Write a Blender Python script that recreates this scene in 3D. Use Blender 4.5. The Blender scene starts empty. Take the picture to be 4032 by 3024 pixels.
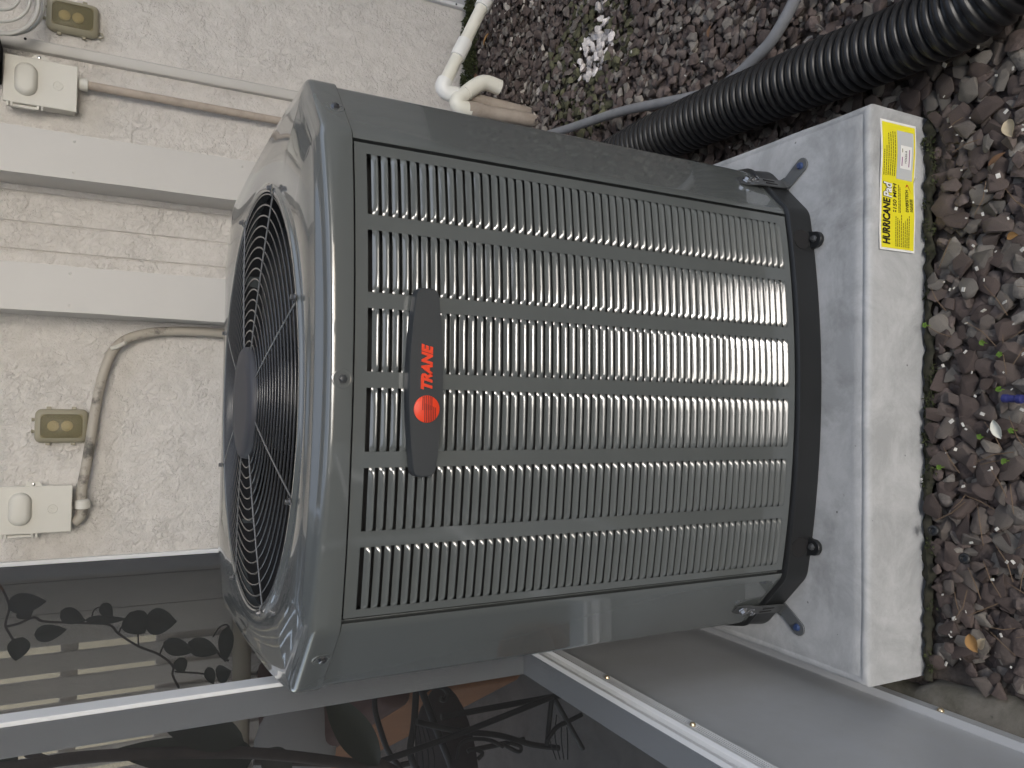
import bpy, bmesh, math, random
import numpy as np
from mathutils import Vector, Matrix, Quaternion, noise as mnoise

random.seed(7); RNG = np.random.default_rng(11)
S = bpy.context.scene
COL = S.collection
R = math.radians

# ------------------------------------------------------------------ camera
CAM = (-0.0307, -0.8249, 1.1659)
yaw, pit, rol, FPX = 0.0314, 0.4831, -0.0318, 3088.06
fw = Vector((math.sin(yaw)*math.cos(pit), math.cos(yaw)*math.cos(pit), -math.sin(pit)))
rt = Vector((math.cos(yaw), -math.sin(yaw), 0)); dn = fw.cross(rt)
r2 = rt*math.cos(rol) + dn*math.sin(rol); d2 = dn*math.cos(rol) - rt*math.sin(rol)
cd = bpy.data.cameras.new('camera'); cam = bpy.data.objects.new('camera', cd); COL.objects.link(cam)
m = Matrix((( d2.x, r2.x, -fw.x, CAM[0]), (d2.y, r2.y, -fw.y, CAM[1]), (d2.z, r2.z, -fw.z, CAM[2]), (0, 0, 0, 1)))
cam.matrix_world = m
cd.sensor_fit = 'HORIZONTAL'; cd.sensor_width = 36; cd.lens = FPX/4032*36
cd.clip_start = 0.02; cd.clip_end = 400
S.camera = cam

# ------------------------------------------------------------------ world, sun, exposure
W = bpy.data.worlds.new('World'); S.world = W; W.use_nodes = True
nt = W.node_tree; nt.nodes.clear()
sky = nt.nodes.new('ShaderNodeTexSky'); sky.sky_type = 'NISHITA'; sky.sun_disc = False
SUN_EL, SUN_AZ = R(26), R(170)          # azimuth clockwise from +Y: the sun stands behind the camera, to the right
sky.sun_elevation = SUN_EL; sky.sun_rotation = SUN_AZ
sky.air_density = 1.0; sky.dust_density = 1.5; sky.ozone_density = 1.0
hs = nt.nodes.new('ShaderNodeHueSaturation'); hs.inputs['Saturation'].default_value = 0.55
bg = nt.nodes.new('ShaderNodeBackground'); bg.inputs['Strength'].default_value = 0.15
wo = nt.nodes.new('ShaderNodeOutputWorld')
nt.links.new(sky.outputs[0], hs.inputs['Color']); nt.links.new(hs.outputs[0], bg.inputs[0]); nt.links.new(bg.outputs[0], wo.inputs[0])
sd = bpy.data.lights.new('sun', 'SUN'); sd.energy = 0.2; sd.angle = R(10); sd.color = (1.0, .98, .96)
so = bpy.data.objects.new('sun', sd); COL.objects.link(so)
sdir = Vector((math.sin(SUN_AZ)*math.cos(SUN_EL), math.cos(SUN_AZ)*math.cos(SUN_EL), math.sin(SUN_EL)))
so.rotation_euler = sdir.to_track_quat('Z', 'Y').to_euler(); so.location = sdir*20
S.render.engine = 'CYCLES'
vs = S.view_settings; vs.view_transform = 'Standard'; vs.look = 'None'; vs.exposure = 1.7; vs.gamma = 1; vs.use_curve_mapping = False

# ------------------------------------------------------------------ helpers
class MB:
    def __init__(s): s.v = []; s.f = []
    def add(s, vs, fs):
        b = len(s.v); s.v += [tuple(v) for v in vs]; s.f += [tuple(i+b for i in f) for f in fs]; return s
    def box(s, x0, x1, y0, y1, z0, z1):
        return s.add([(x0,y0,z0),(x1,y0,z0),(x1,y1,z0),(x0,y1,z0),(x0,y0,z1),(x1,y0,z1),(x1,y1,z1),(x0,y1,z1)],
                     [(0,3,2,1),(4,5,6,7),(0,1,5,4),(1,2,6,5),(2,3,7,6),(3,0,4,7)])
    def obox(s, c, ax, ay, az):      # oriented box: centre and three half vectors
        c, ax, ay, az = map(Vector, (c, ax, ay, az))
        q = [c+ax*i+ay*j+az*k for k in (-1,1) for (i,j) in ((-1,-1),(1,-1),(1,1),(-1,1))]
        return s.add(q, [(0,3,2,1),(4,5,6,7),(0,1,5,4),(1,2,6,5),(2,3,7,6),(3,0,4,7)])
    def loft(s, rings, closed=True, cap0=False, cap1=False):
        n = len(rings[0]); b = len(s.v)
        for r in rings: s.v += [tuple(p) for p in r]
        for i in range(len(rings)-1):
            for j in range(n if closed else n-1):
                k = (j+1) % n
                s.f.append((b+i*n+j, b+i*n+k, b+(i+1)*n+k, b+(i+1)*n+j))
        if cap0: s.f.append(tuple(b+j for j in reversed(range(n))))
        if cap1: s.f.append(tuple(b+(len(rings)-1)*n+j for j in range(n)))
        return s
    def tube(s, path, r, n=10, caps=True, closed=False):
        P = [Vector(p) for p in path]; N = len(P)
        rr = r if isinstance(r, (list, tuple)) else [r]*N
        T = []
        for i in range(N):
            if closed: t = P[(i+1) % N]-P[i-1]
            else: t = P[min(i+1, N-1)]-P[max(i-1, 0)]
            T.append(t.normalized())
        a = Vector((0, 0, 1)) if abs(T[0].z) < .9 else Vector((1, 0, 0))
        u = (a-T[0]*a.dot(T[0])).normalized(); rings = []
        for i in range(N):
            u = (u-T[i]*u.dot(T[i])).normalized(); w = T[i].cross(u)
            rings.append([P[i]+(u*math.cos(2*math.pi*k/n)+w*math.sin(2*math.pi*k/n))*rr[i] for k in range(n)])
        if closed: rings.append(rings[0]); caps = False
        return s.loft(rings, True, caps, caps)
    def lathe(s, prof, c, axis=(0,0,1), n=24, cap0=True, cap1=True):   # prof: (radius, along axis)
        A = Vector(axis).normalized(); a = Vector((0,0,1)) if abs(A.z) < .9 else Vector((1,0,0))
        u = (a-A*a.dot(A)).normalized(); w = A.cross(u); c = Vector(c)
        rings = [[c+A*h+(u*math.cos(2*math.pi*k/n)+w*math.sin(2*math.pi*k/n))*r for k in range(n)] for r, h in prof]
        return s.loft(rings, True, cap0, cap1)
    def prism(s, pts, fn0, fn1):     # polygon -> two mapped copies joined by sides
        a = [fn0(*p) for p in pts]; b = [fn1(*p) for p in pts]
        return s.loft([a, b], True, True, True)
    def grid(s, fn, nu, nv):
        b = len(s.v)
        for i in range(nu+1):
            for j in range(nv+1): s.v.append(tuple(fn(i/nu, j/nv)))
        for i in range(nu):
            for j in range(nv):
                q = b+i*(nv+1)+j; s.f.append((q, q+nv+1, q+nv+2, q+1))
        return s

ORG = {}
def mesh(name, mb, mat, sm=40, fix=True):
    me = bpy.data.meshes.new(name); me.from_pydata(mb.v, [], mb.f); me.update()
    if fix:
        bm = bmesh.new(); bm.from_mesh(me); bmesh.ops.recalc_face_normals(bm, faces=bm.faces); bm.to_mesh(me); bm.free()
    if mat: me.materials.append(mat)
    if sm:
        me.polygons.foreach_set('use_smooth', [True]*len(me.polygons)); me.set_sharp_from_angle(angle=R(sm))
    return me
def obj(name, mb, mat, parent=None, bevel=0, sm=40, seg=2, fix=True, label=None):
    o0 = ORG.get(parent.name, Vector()) if parent else Vector()
    if parent:
        mb.v = [tuple(Vector(v)-o0) for v in mb.v]
    o = bpy.data.objects.new(name, mesh(name, mb, mat, sm, fix)); COL.objects.link(o)
    if parent: o.parent = parent; ORG[o.name] = o0
    if bevel:
        md = o.modifiers.new('bevel', 'BEVEL'); md.width = bevel; md.segments = seg; md.limit_method = 'ANGLE'; md.angle_limit = R(35)
    if label: o['label'] = label
    return o
def tag(o, label=None, cat=None, group=None, kind=None):
    for k, v in (('label', label), ('category', cat), ('group', group), ('kind', kind)):
        if v: o[k] = v
    return o
def thing(name, loc, label, cat, group=None):
    o = bpy.data.objects.new(name, None); COL.objects.link(o); o.location = loc; o.empty_display_size = .05
    ORG[o.name] = Vector(loc); return tag(o, label, cat, group)
def catmull(P, n=8):
    P = [Vector(p) for p in P]; out = []
    for i in range(len(P)-1):
        a, b, c, d = P[max(i-1,0)], P[i], P[i+1], P[min(i+2, len(P)-1)]
        for k in range(n):
            t = k/n
            out.append(.5*((2*b)+(c-a)*t+(2*a-5*b+4*c-d)*t*t+(3*b-a-3*c+d)*t**3))
    out.append(P[-1]); return out
def px(x, y, axis, val):            # photograph pixel -> point on a world plane
    v = fw + r2*((3024-y-1512)/FPX) + d2*((x-2016)/FPX)
    t = (val-CAM[axis])/v[axis]; return Vector(CAM)+v*t

# ------------------------------------------------------------------ materials
def mat(name, col, rough=.5, metal=0, spec=.5, coat=0, var=0, vscale=8, bump=0, bscale=60, bdist=.002, trans=0, ior=1.45, crough=.05, det=4, cior=1.5):
    M = bpy.data.materials.new(name); M.use_nodes = True; n = M.node_tree; P = n.nodes['Principled BSDF']
    P.inputs['Base Color'].default_value = (*col, 1); P.inputs['Roughness'].default_value = rough; P.inputs['Metallic'].default_value = metal
    P.inputs['Specular IOR Level'].default_value = spec; P.inputs['IOR'].default_value = ior
    P.inputs['Coat Weight'].default_value = coat; P.inputs['Coat IOR'].default_value = cior; P.inputs['Coat Roughness'].default_value = crough; P.inputs['Transmission Weight'].default_value = trans
    tc = n.nodes.new('ShaderNodeTexCoord')
    if var:
        no = n.nodes.new('ShaderNodeTexNoise'); no.inputs['Scale'].default_value = vscale; no.inputs['Detail'].default_value = 6; no.inputs['Roughness'].default_value = .62
        mr = n.nodes.new('ShaderNodeMapRange'); mr.inputs[1].default_value = .3; mr.inputs[2].default_value = .7; mr.inputs[3].default_value = 1-var; mr.inputs[4].default_value = 1+var
        mx = n.nodes.new('ShaderNodeVectorMath'); mx.operation = 'SCALE'; mx.inputs[0].default_value = col
        n.links.new(tc.outputs['Object'], no.inputs['Vector']); n.links.new(no.outputs[0], mr.inputs[0]); n.links.new(mr.outputs[0], mx.inputs['Scale']); n.links.new(mx.outputs[0], P.inputs['Base Color'])
    if bump:
        nb = n.nodes.new('ShaderNodeTexNoise'); nb.inputs['Scale'].default_value = bscale; nb.inputs['Detail'].default_value = det
        bn = n.nodes.new('ShaderNodeBump'); bn.inputs['Strength'].default_value = bump; bn.inputs['Distance'].default_value = bdist
        n.links.new(tc.outputs['Object'], nb.inputs['Vector']); n.links.new(nb.outputs[0], bn.inputs['Height']); n.links.new(bn.outputs[0], P.inputs['Normal'])
    return M
def ramp(n, stops, fac=None):
    r = n.nodes.new('ShaderNodeValToRGB'); e = r.color_ramp.elements
    while len(e) < len(stops): e.new(.5)
    for i, (p, c) in enumerate(stops): e[i].position = p; e[i].color = (*c, 1) if len(c) == 3 else c
    if fac: n.links.new(fac, r.inputs[0])
    return r
def noise(n, scale, detail=4, rough=.5, vec=None, dist=0):
    x = n.nodes.new('ShaderNodeTexNoise'); x.inputs['Scale'].default_value = scale; x.inputs['Detail'].default_value = detail
    x.inputs['Roughness'].default_value = rough; x.inputs['Distortion'].default_value = dist
    if vec: n.links.new(vec, x.inputs['Vector'])
    return x
def mixc(n, fac, a, b, mode='MIX'):
    x = n.nodes.new('ShaderNodeMix'); x.data_type = 'RGBA'; x.blend_type = mode
    for s, v in ((x.inputs[0], fac), (x.inputs[6], a), (x.inputs[7], b)):
        if hasattr(v, 'links'): n.links.new(v, s)
        elif isinstance(v, (int, float)): s.default_value = v
        else: s.default_value = (*v, 1)
    return x.outputs[2]

def mat_stucco():
    M = mat('stucco', (.56, .515, .455), .85, spec=.25); n = M.node_tree; P = n.nodes['Principled BSDF']; tc = n.nodes.new('ShaderNodeTexCoord'); ob = tc.outputs['Object']
    big = noise(n, 2.2, 3, .5, ob); fine = noise(n, 26, 5, .6, ob)
    c1 = mixc(n, big.outputs[0], (.73, .70, .665), (.67, .645, .615))
    rf = ramp(n, [(.35, (0,0,0)), (.75, (1,1,1))], fine.outputs[0])
    c2 = mixc(n, rf.outputs[0], c1, (.60, .575, .54))
    n.links.new(c2, P.inputs['Base Color'])
    # knocked-down blobs with raised edges, more of them low on the wall and fine grit
    a = noise(n, 30, 6, .62, ob, .15); b = noise(n, 80, 5, .6, ob, .1); c = noise(n, 9, 3, .55, ob)
    ra = ramp(n, [(.47, (0,0,0)), (.55, (1,1,1)), (.66, (.8,.8,.8))], a.outputs[0])
    rb = ramp(n, [(.45, (0,0,0)), (.62, (1,1,1))], b.outputs[0])
    rc = ramp(n, [(.40, (.25,.25,.25)), (.62, (1,1,1))], c.outputs[0])
    m1 = n.nodes.new('ShaderNodeMath'); m1.operation = 'MULTIPLY'; n.links.new(ra.outputs[0], m1.inputs[0]); n.links.new(rc.outputs[0], m1.inputs[1])
    m2 = n.nodes.new('ShaderNodeMath'); m2.operation = 'MULTIPLY_ADD'; n.links.new(rb.outputs[0], m2.inputs[0]); m2.inputs[1].default_value = .35; n.links.new(m1.outputs[0], m2.inputs[2])
    bp = n.nodes.new('ShaderNodeBump'); bp.inputs['Strength'].default_value = .75; bp.inputs['Distance'].default_value = .0045
    n.links.new(m2.outputs[0], bp.inputs['Height']); n.links.new(bp.outputs[0], P.inputs['Normal'])
    return M
def mat_concrete(name, ca, cb, cs, bump=.25):
    M = mat(name, ca, .8, spec=.3); n = M.node_tree; P = n.nodes['Principled BSDF']; tc = n.nodes.new('ShaderNodeTexCoord'); ob = tc.outputs['Object']
    a = noise(n, 9, 10, .72, ob, .4); b = noise(n, 60, 6, .7, ob); d = noise(n, 3.2, 6, .65, ob, 1.0)
    r1 = ramp(n, [(.40, (0,0,0)), (.60, (1,1,1))], a.outputs[0]); c1 = mixc(n, r1.outputs[0], ca, cb)
    r2_ = ramp(n, [(.55, (0,0,0)), (.72, (1,1,1))], d.outputs[0]); c2 = mixc(n, r2_.outputs[0], c1, cs)
    vo = n.nodes.new('ShaderNodeTexVoronoi'); vo.inputs['Scale'].default_value = 42; n.links.new(ob, vo.inputs['Vector'])
    r3 = ramp(n, [(.05, (1,1,1)), (.11, (0,0,0))], vo.outputs['Distance'])
    wn = n.nodes.new('ShaderNodeMath'); wn.operation = 'MULTIPLY'; rb = ramp(n, [(.55, (0,0,0)), (.6, (1,1,1))], b.outputs[0])
    n.links.new(r3.outputs[0], wn.inputs[0]); n.links.new(rb.outputs[0], wn.inputs[1])
    c3 = mixc(n, wn.outputs[0], c2, tuple(x*.45 for x in cs)); n.links.new(c3, P.inputs['Base Color'])
    bp = n.nodes.new('ShaderNodeBump'); bp.inputs['Strength'].default_value = bump; bp.inputs['Distance'].default_value = .002
    n.links.new(b.outputs[0], bp.inputs['Height']); n.links.new(bp.outputs[0], P.inputs['Normal'])
    return M
STONE = [(.0, (.080,.063,.057)), (.22, (.102,.080,.073)), (.45, (.125,.099,.090)), (.62, (.145,.120,.108)), (.78, (.16,.146,.132)), (.9, (.20,.185,.165)), (1., (.29,.265,.235))]
def mat_stone(name, use_attr):
    M = mat(name, (.1,.07,.065), .78, spec=.35); n = M.node_tree; P = n.nodes['Principled BSDF']; tc = n.nodes.new('ShaderNodeTexCoord'); ob = tc.outputs['Object']
    if use_attr:
        at = n.nodes.new('ShaderNodeAttribute'); at.attribute_name = 'tint'; base = at.outputs['Color']
    else:
        oi = n.nodes.new('ShaderNodeObjectInfo'); base = ramp(n, STONE, oi.outputs['Random']).outputs[0]
    a = noise(n, 55, 6, .7, ob); b = noise(n, 160, 4, .6, ob)
    r1 = ramp(n, [(.3, (.62,.62,.62)), (.7, (1.35,1.32,1.3))], a.outputs[0]); c1 = mixc(n, 1.0, base, r1.outputs[0], 'MULTIPLY')
    r2_ = ramp(n, [(.60, (0,0,0)), (.72, (1,1,1))], noise(n, 30, 8, .75, ob).outputs[0])
    mm = n.nodes.new('ShaderNodeMath'); mm.operation = 'MULTIPLY'; mm.inputs[1].default_value = .5; n.links.new(r2_.outputs[0], mm.inputs[0])
    c2 = mixc(n, mm.outputs[0], c1, (.30,.26,.235)); n.links.new(c2, P.inputs['Base Color'])
    bp = n.nodes.new('ShaderNodeBump'); bp.inputs['Strength'].default_value = .6; bp.inputs['Distance'].default_value = .003
    n.links.new(b.outputs[0], bp.inputs['Height']); n.links.new(bp.outputs[0], P.inputs['Normal'])
    return M
def mat_screen():
    M = bpy.data.materials.new('screen_mesh'); M.use_nodes = True; n = M.node_tree; n.nodes.clear()
    o = n.nodes.new('ShaderNodeOutputMaterial'); mx = n.nodes.new('ShaderNodeMixShader'); t = n.nodes.new('ShaderNodeBsdfTransparent'); d = n.nodes.new('ShaderNodeBsdfDiffuse')
    d.inputs[0].default_value = (.035,.035,.035,1); mx.inputs[0].default_value = .40
    n.links.new(t.outputs[0], mx.inputs[1]); n.links.new(d.outputs[0], mx.inputs[2]); n.links.new(mx.outputs[0], o.inputs[0]); return M
def mat_dirty(name, ca, cb, scale, lo, hi, rough=.6):
    M = mat(name, ca, rough); n = M.node_tree; P = n.nodes['Principled BSDF']; tc = n.nodes.new('ShaderNodeTexCoord')
    a = noise(n, scale, 8, .7, tc.outputs['Object']); r = ramp(n, [(lo, (0,0,0)), (hi, (1,1,1))], a.outputs[0]); n.links.new(mixc(n, r.outputs[0], ca, cb), P.inputs['Base Color']); return M

PAINT = (.092, .101, .101)
M_ac = mat('grey_enamel', PAINT, .26, spec=.45, coat=1.0, crough=.05, cior=1.72, var=.04, vscale=3, bump=.04, bscale=420, bdist=.0008)
M_black = mat('black_plastic', (.014,.015,.016), .42, bump=.05, bscale=200)
M_dark = mat('dark_interior', (.010,.010,.011), .8)
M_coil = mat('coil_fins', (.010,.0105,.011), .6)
M_wire = mat('coated_wire', (.026,.028,.032), .25, spec=.6, coat=.3)
M_hub = mat('hub_plastic', (.045,.047,.055), .55, bump=.06, bscale=500, bdist=.0006)
M_plate = mat('badge_plastic', (.038,.042,.046), .42, bump=.05, bscale=600, bdist=.0005)
M_red = mat('badge_red', (.72,.055,.018), .45)
M_darkred = mat('badge_groove', (.16,.02,.014), .6)
M_spoke = mat('spoke_wire', (.12,.125,.13), .25, spec=.8, coat=.5)
M_screw = mat('dark_screw', (.25,.25,.26), .3, metal=1)
M_steel = mat('bright_steel', (.62,.62,.62), .22, metal=1)
M_strap = mat('dark_strap', (.055,.058,.06), .33, spec=.6)
M_foot = mat('strap_foot', (.10,.108,.115), .4, spec=.6)
M_blue = mat('blue_screw', (.035,.06,.15), .35, spec=.6)
M_pad = mat_concrete('cement_board', (.48,.49,.50), (.36,.37,.378), (.235,.24,.24), .4)
M_screen = mat_screen()
M_kerb = mat_concrete('old_concrete', (.185,.17,.145), (.10,.095,.075), (.05,.055,.035), .9)
M_floor = mat_concrete('porch_concrete', (.30,.28,.26), (.24,.23,.21), (.2,.19,.17))
M_stucco = mat_stucco()
M_trim = mat('cream_paint', (.55,.535,.51), .5, var=.03, vscale=4, bump=.1, bscale=7, bdist=.004, det=2)
M_box = mat('cream_plastic', (.64,.625,.57), .45, var=.03, bump=.05, bscale=300)
M_tan = mat_dirty('painted_conduit', (.45,.385,.325), (.32,.27,.225), 30, .45, .8)
M_flex = mat_dirty('dirty_conduit', (.42,.385,.33), (.10,.095,.085), 9, .52, .64)
M_pvc = mat('white_pvc', (.80,.80,.77), .35, var=.03)
M_cpvc = mat('cream_pvc', (.76,.745,.66), .35, var=.05, vscale=20)
M_oldpvc = mat_dirty('weathered_pvc', (.40,.345,.295), (.27,.23,.19), 14, .4, .7)
M_hose = mat('black_polyethylene', (.012,.012,.013), .36, spec=.5, var=.25, vscale=30)
M_gcond = mat('grey_conduit', (.22,.225,.235), .55, var=.12, vscale=30)
M_plateal = mat_dirty('grey_aluminium', (.47,.485,.505), (.43,.44,.445), 6, .35, .65, .42)
M_white = mat('white_aluminium', (.74,.75,.76), .32, spec=.6)
M_greyal = mat('track_aluminium', (.48,.49,.50), .4)  # one even mid grey, used on the base track
M_brass = mat('brass_screw', (.75,.62,.42), .3, metal=.9)
M_yellow = mat('label_yellow', (.80,.72,.03), .45)
M_paper = mat('label_white', (.82,.82,.80), .5)
M_lgrey = mat('label_grey', (.52,.54,.55), .5)
M_ink = mat('label_ink', (.012,.012,.012), .5)
M_ink2 = mat('label_small_ink', (.16,.145,.02), .5)
M_red2 = mat('label_red', (.5,.02,.02), .5)
M_purple = mat('label_purple', (.25,.06,.2), .5)
M_soil = mat('soil', (.085,.07,.06), .9, var=.4, vscale=40, bump=.8, bscale=70, bdist=.01)
M_gravel = mat_stone('lava_gravel', True); M_stone = mat_stone('lava_stone', False)
M_moss = mat('moss', (.045,.055,.020), .9, var=.6, vscale=45, bump=.5, bscale=150)
M_mossy = mat_dirty('mossy_soil', (.030,.030,.018), (.055,.050,.038), 45, .4, .7, .95)
M_leaf = mat('leaf_green', (.022,.030,.016), .5, var=.2, vscale=12)
M_sprout = mat('sprout_green', (.13,.23,.03), .5)
M_stem = mat('brown_stem', (.05,.035,.028), .7, var=.3, vscale=30)
M_iron = mat('wrought_iron', (.012,.012,.012), .5)
M_board = mat('grey_board', (.74,.70,.65), .6, var=.05, vscale=3)
M_rust = mat('rust_fabric', (.30,.13,.055), .8, var=.15, vscale=10)
M_rust2 = mat('dark_rust_fabric', (.10,.045,.035), .8, var=.15, vscale=10)
M_rail = mat('tan_rail', (.40,.35,.26), .6)
M_pale = mat('pale_fabric', (.34,.335,.33), .7)
M_cream2 = mat('pale_cream_wall', (.92,.80,.57), .8)
M_amber = mat('amber_plastic', (.42,.37,.20), .3, trans=.55, ior=1.3)
M_recess = mat('recess_grey', (.13,.14,.115), .6)
M_socket = mat('socket_cream', (.62,.57,.45), .5)
M_amberrim = mat('amber_rim', (.33,.305,.225), .35)
M_cable = mat('grey_cable', (.50,.49,.46), .5)
M_terr = mat('terracotta', (.25,.11,.06), .8)

# ================================================================== SETTING
tag(obj('ground', MB().grid(lambda u, v: (-20+40*u, -20+40*v, -.045), 4, 4), M_soil, sm=0), kind='structure')
YW = 1.826
# house wall: one stucco slab with three upright grooves between the two chases
gx = [.395, .475, .563]; prof = [(-.513, YW)]
for g in gx: prof += [(g-.004, YW), (g-.0015, YW+.006), (g+.0015, YW+.006), (g+.004, YW)]
prof += [(3.6, YW), (3.6, YW+.25), (-.513, YW+.25)]
hw = thing('house_wall', (1.5, YW, 0), 'cream textured stucco house wall behind the grey condenser', 'wall')
obj('stucco_face', MB().prism(prof, lambda x, y: (x, y, -.1), lambda x, y: (x, y, 2.75)), M_stucco, hw, sm=0)
obj('corner_bead', MB().box(-.5205, -.5135, YW-.003, YW+.02, -.05, 2.75), M_white, hw)
hw2 = MB().box(-.515, -.37, YW+.26, 4.4, -.1, 2.75)
obj('side_face', hw2, M_board, hw)

# porch floor, its rounded slab edge (kerb) and an added roof
tag(obj('porch_floor', MB().box(-3.6, -.56, -2.6, 4.0, -.2, -.012), M_floor), kind='structure')
kp = [(-.56,-.2),(-.56,-.014),(-.50,-.013),(-.475,-.015),(-.462,-.020),(-.455,-.030),(-.452,-.046),(-.452,-.2)]
def kerb_ring(y):
    e = .012*math.sin(y*37)+.006*math.sin(y*90+1)
    sh = 0 if y < 0 else -.03
    return [(x+(e*.5+sh if x > -.5 else 0), y, z) for x, z in kp]
tag(obj('slab_edge', MB().loft([kerb_ring(-2.6+i*.03) for i in range(147)], True, True, True), M_kerb, sm=60), kind='structure')
pr = thing('added_porch_roof', (-2, 1, 2.6), 'unseen flat white roof with beams, added to darken the porch', 'roof')  # unseen solid roof, added to keep the porch dark
obj('added_roof_panel', MB().box(-3.7, -.47, -2.7, 3.12, 2.633, 2.70), M_white, pr)
for yy in (-2.62, -.6, .52, 1.8, 3.22): obj('roof_beam', MB().box(-3.7, -.50, yy, yy+.05, 2.601, 2.631), M_white, pr)

ev = thing('added_house_eave', (1.5, YW, 2.62), 'unseen white soffit above the stucco wall, added to cut overhead light', 'roof')  # unseen eave, added to hold back light from overhead
for k in range(3): obj('soffit_board', MB().box(-.44, 3.6, YW-.003-.20*(k+1), YW-.006-.20*k, 2.62, 2.64), M_trim, ev, bevel=.004)
obj('fascia', MB().box(-.44, 3.6, YW-.65, YW-.61, 2.58, 2.78), M_white, ev)
pf_ = thing('added_side_fence', (2.5, 0, 0), 'unseen grey board fence, added to block light from the right', 'fence')  # unseen fence, added to block low light from the right
for k in range(50): obj('board', MB().box(2.5, 2.52, -6+k*.16, -6+k*.16+.15, -.04, 1.9), M_board, pf_)

# ------------------------------------------------------------------ screen enclosure
SX = -.4975
obj('added_end_wall', MB().box(-3.7, -.47, -2.75, -2.70, -.012, 2.632), M_board, pr)  # unseen wall closing the porch end, added to darken the interior
en = thing('screen_enclosure', (SX, 0, 0), 'grey and white aluminium screen enclosure with kick plate left of the condenser', 'screen wall')
Y0, Y1 = -2.6, 1.77
obj('kick_plate', MB().box(SX-.012, SX-.004, Y0, Y1, .004, .378), M_plateal, en)
# base track with a thin top lip
bt = [(SX-.05,-.012),(SX+.006,-.012),(SX+.006,.010),(SX+.0085,.0112),(SX+.0085,.0128),(SX-.003,.0128),(SX-.003,.014),(SX-.05,.014)]
obj('base_track', MB().prism(bt, lambda x, z: (x, Y0, z), lambda x, z: (x, Y1, z)), M_greyal, en, sm=0)
# chair rail, ribbed outer face
rp = [(SX-.052,.372),(SX+.002,.372)]
z = .374
for i in range(5): rp += [(SX+.004, z), (SX+.004, z+.0024), (SX+.0028, z+.003), (SX+.0028, z+.0038)]; z += .0042
rp += [(SX+.0035,.3955),(SX+.0075,.397),(SX+.0075,.402),(SX+.001,.4035),(SX-.0035,.408),(SX-.0035,.418),(SX+.0015,.4195),(SX+.0015,.4225),(SX-.004,.424),(SX-.052,.424)]
obj('chair_rail', MB().prism(rp, lambda x, z: (x, Y0, z), lambda x, z: (x, Y1, z)), M_white, en, sm=0)
def post(y0, y1, z0, z1, d=.052):
    P = [(SX+.001,y0),(SX+.001,y1),(SX-d,y1),(SX-d,y0)]
    m_ = MB().box(SX-d, SX, y0, y1, z0, z1)
    return obj('post', m_, M_white, en, bevel=.0012)
post(.518, .556, .4245, 2.6); post(-.62, -.58, .4245, 2.6); post(-1.8, -1.76, .4245, 2.6); post(1.806, 1.822, .0, 2.6)
obj('top_rail', MB().box(SX-.052, SX, Y0, Y1+.05, 2.53, 2.598), M_white, en)
def weave(y0, y1, z0, z1, p=.0014, r_=.00013):     # woven insect screen: every thread is there
    mb = MB(); x = SX-.006
    def rod(a, b, u, w):
        k = len(mb.v); q = [u*r_, (w*.87-u*.5)*r_, (w*-.87-u*.5)*r_]; mb.v += [tuple(a+e) for e in q]+[tuple(b+e) for e in q]
        mb.f += [(k, k+1, k+4, k+3), (k+1, k+2, k+5, k+4), (k+2, k, k+3, k+5)]
    X, Y, Z = Vector((1,0,0)), Vector((0,1,0)), Vector((0,0,1))
    for i in range(int((y1-y0)/p)): rod(Vector((x, y0+i*p, z0)), Vector((x, y0+i*p, z1)), X, Y)
    for i in range(int((z1-z0)/p)): rod(Vector((x-.0002, y0, z0+i*p)), Vector((x-.0002, y1, z0+i*p)), X, Z)
    return mb
M_thread = mat('screen_thread', (.016,.016,.017), .6)
for a, b in ((.557, 1.774), (-.579, .517), (-1.759, -.621)):
    obj('screen_panel', weave(a, b, .4245, 2.529), M_thread, en, sm=0, fix=False)
for y in (.295, .076, -.145, -.366): obj('screw', MB().lathe([(.0045,0),(.0045,.002),(.003,.0045),(.0012,.005)], (SX+.004, y, .385), (1,0,0), 8), M_brass, en)
for y in (-.051, -.35): obj('screw', MB().lathe([(.0055,0),(.0055,.002),(.0035,.0045),(.0012,.005)], (SX+.006, y, .001), (1,0,0), 8), M_brass, en)

# ------------------------------------------------------------------ chases and covers on the wall
def chase(x0, x1, label):
    t = thing('duct_chase', ((x0+x1)/2, YW, 0), label, 'duct cover', 'upright cream duct covers on the wall')
    d = .143
    ns = 24; rings = []
    for i in range(ns+1):
        zz = 2.6*i/ns
        w = .0016*mnoise.noise((x0*9, zz*3.1, 1)) + .0012*mnoise.noise((x0*5, zz*7, 4))
        rings.append([(x0, YW-.0005, zz), (x0+w, YW-d+w, zz), ((x0+x1)/2, YW-d-.002+2*w, zz), (x1-w, YW-d-w, zz), (x1, YW-.0005, zz)])
    obj('cover_shell', MB().loft(rings, False), M_trim, t, sm=60)
    m_ = MB()
    for zz in (.35, .8, 1.25): 
        for xx in (x0+.02, x1-.02): obj('rivet', MB().lathe([(.004,0),(.0035,.0015),(.001,.0022)], (xx, YW-d-.001, zz), (0,-1,0), 8), M_trim, t)
    return t
chase(.583, .710, 'wide cream duct cover on the wall between the tall conduit and the grooved stucco')
chase(.208, .338, 'dented cream duct cover beside the bent flexible conduit')
t = thing('line_cover', (.99, YW, 0), 'narrow flat cream cover strip on the wall beside the outlet box', 'pipe cover')
obj('cover_shell', MB().prism([(-.017,0),(-.015,.016),(-.010,.020),(.012,.020),(.017,.015),(.018,0)], lambda x, d: (.992+x, YW-.0005-d, .06), lambda x, d: (.985+x, YW-.0005-d, 2.6)), M_trim, t)
obj('rivet', MB().lathe([(.004,0),(.0035,.0015),(.001,.0022)], (1.0, YW-.021, 1.385), (0,-1,0), 8), M_dark, t)

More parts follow.
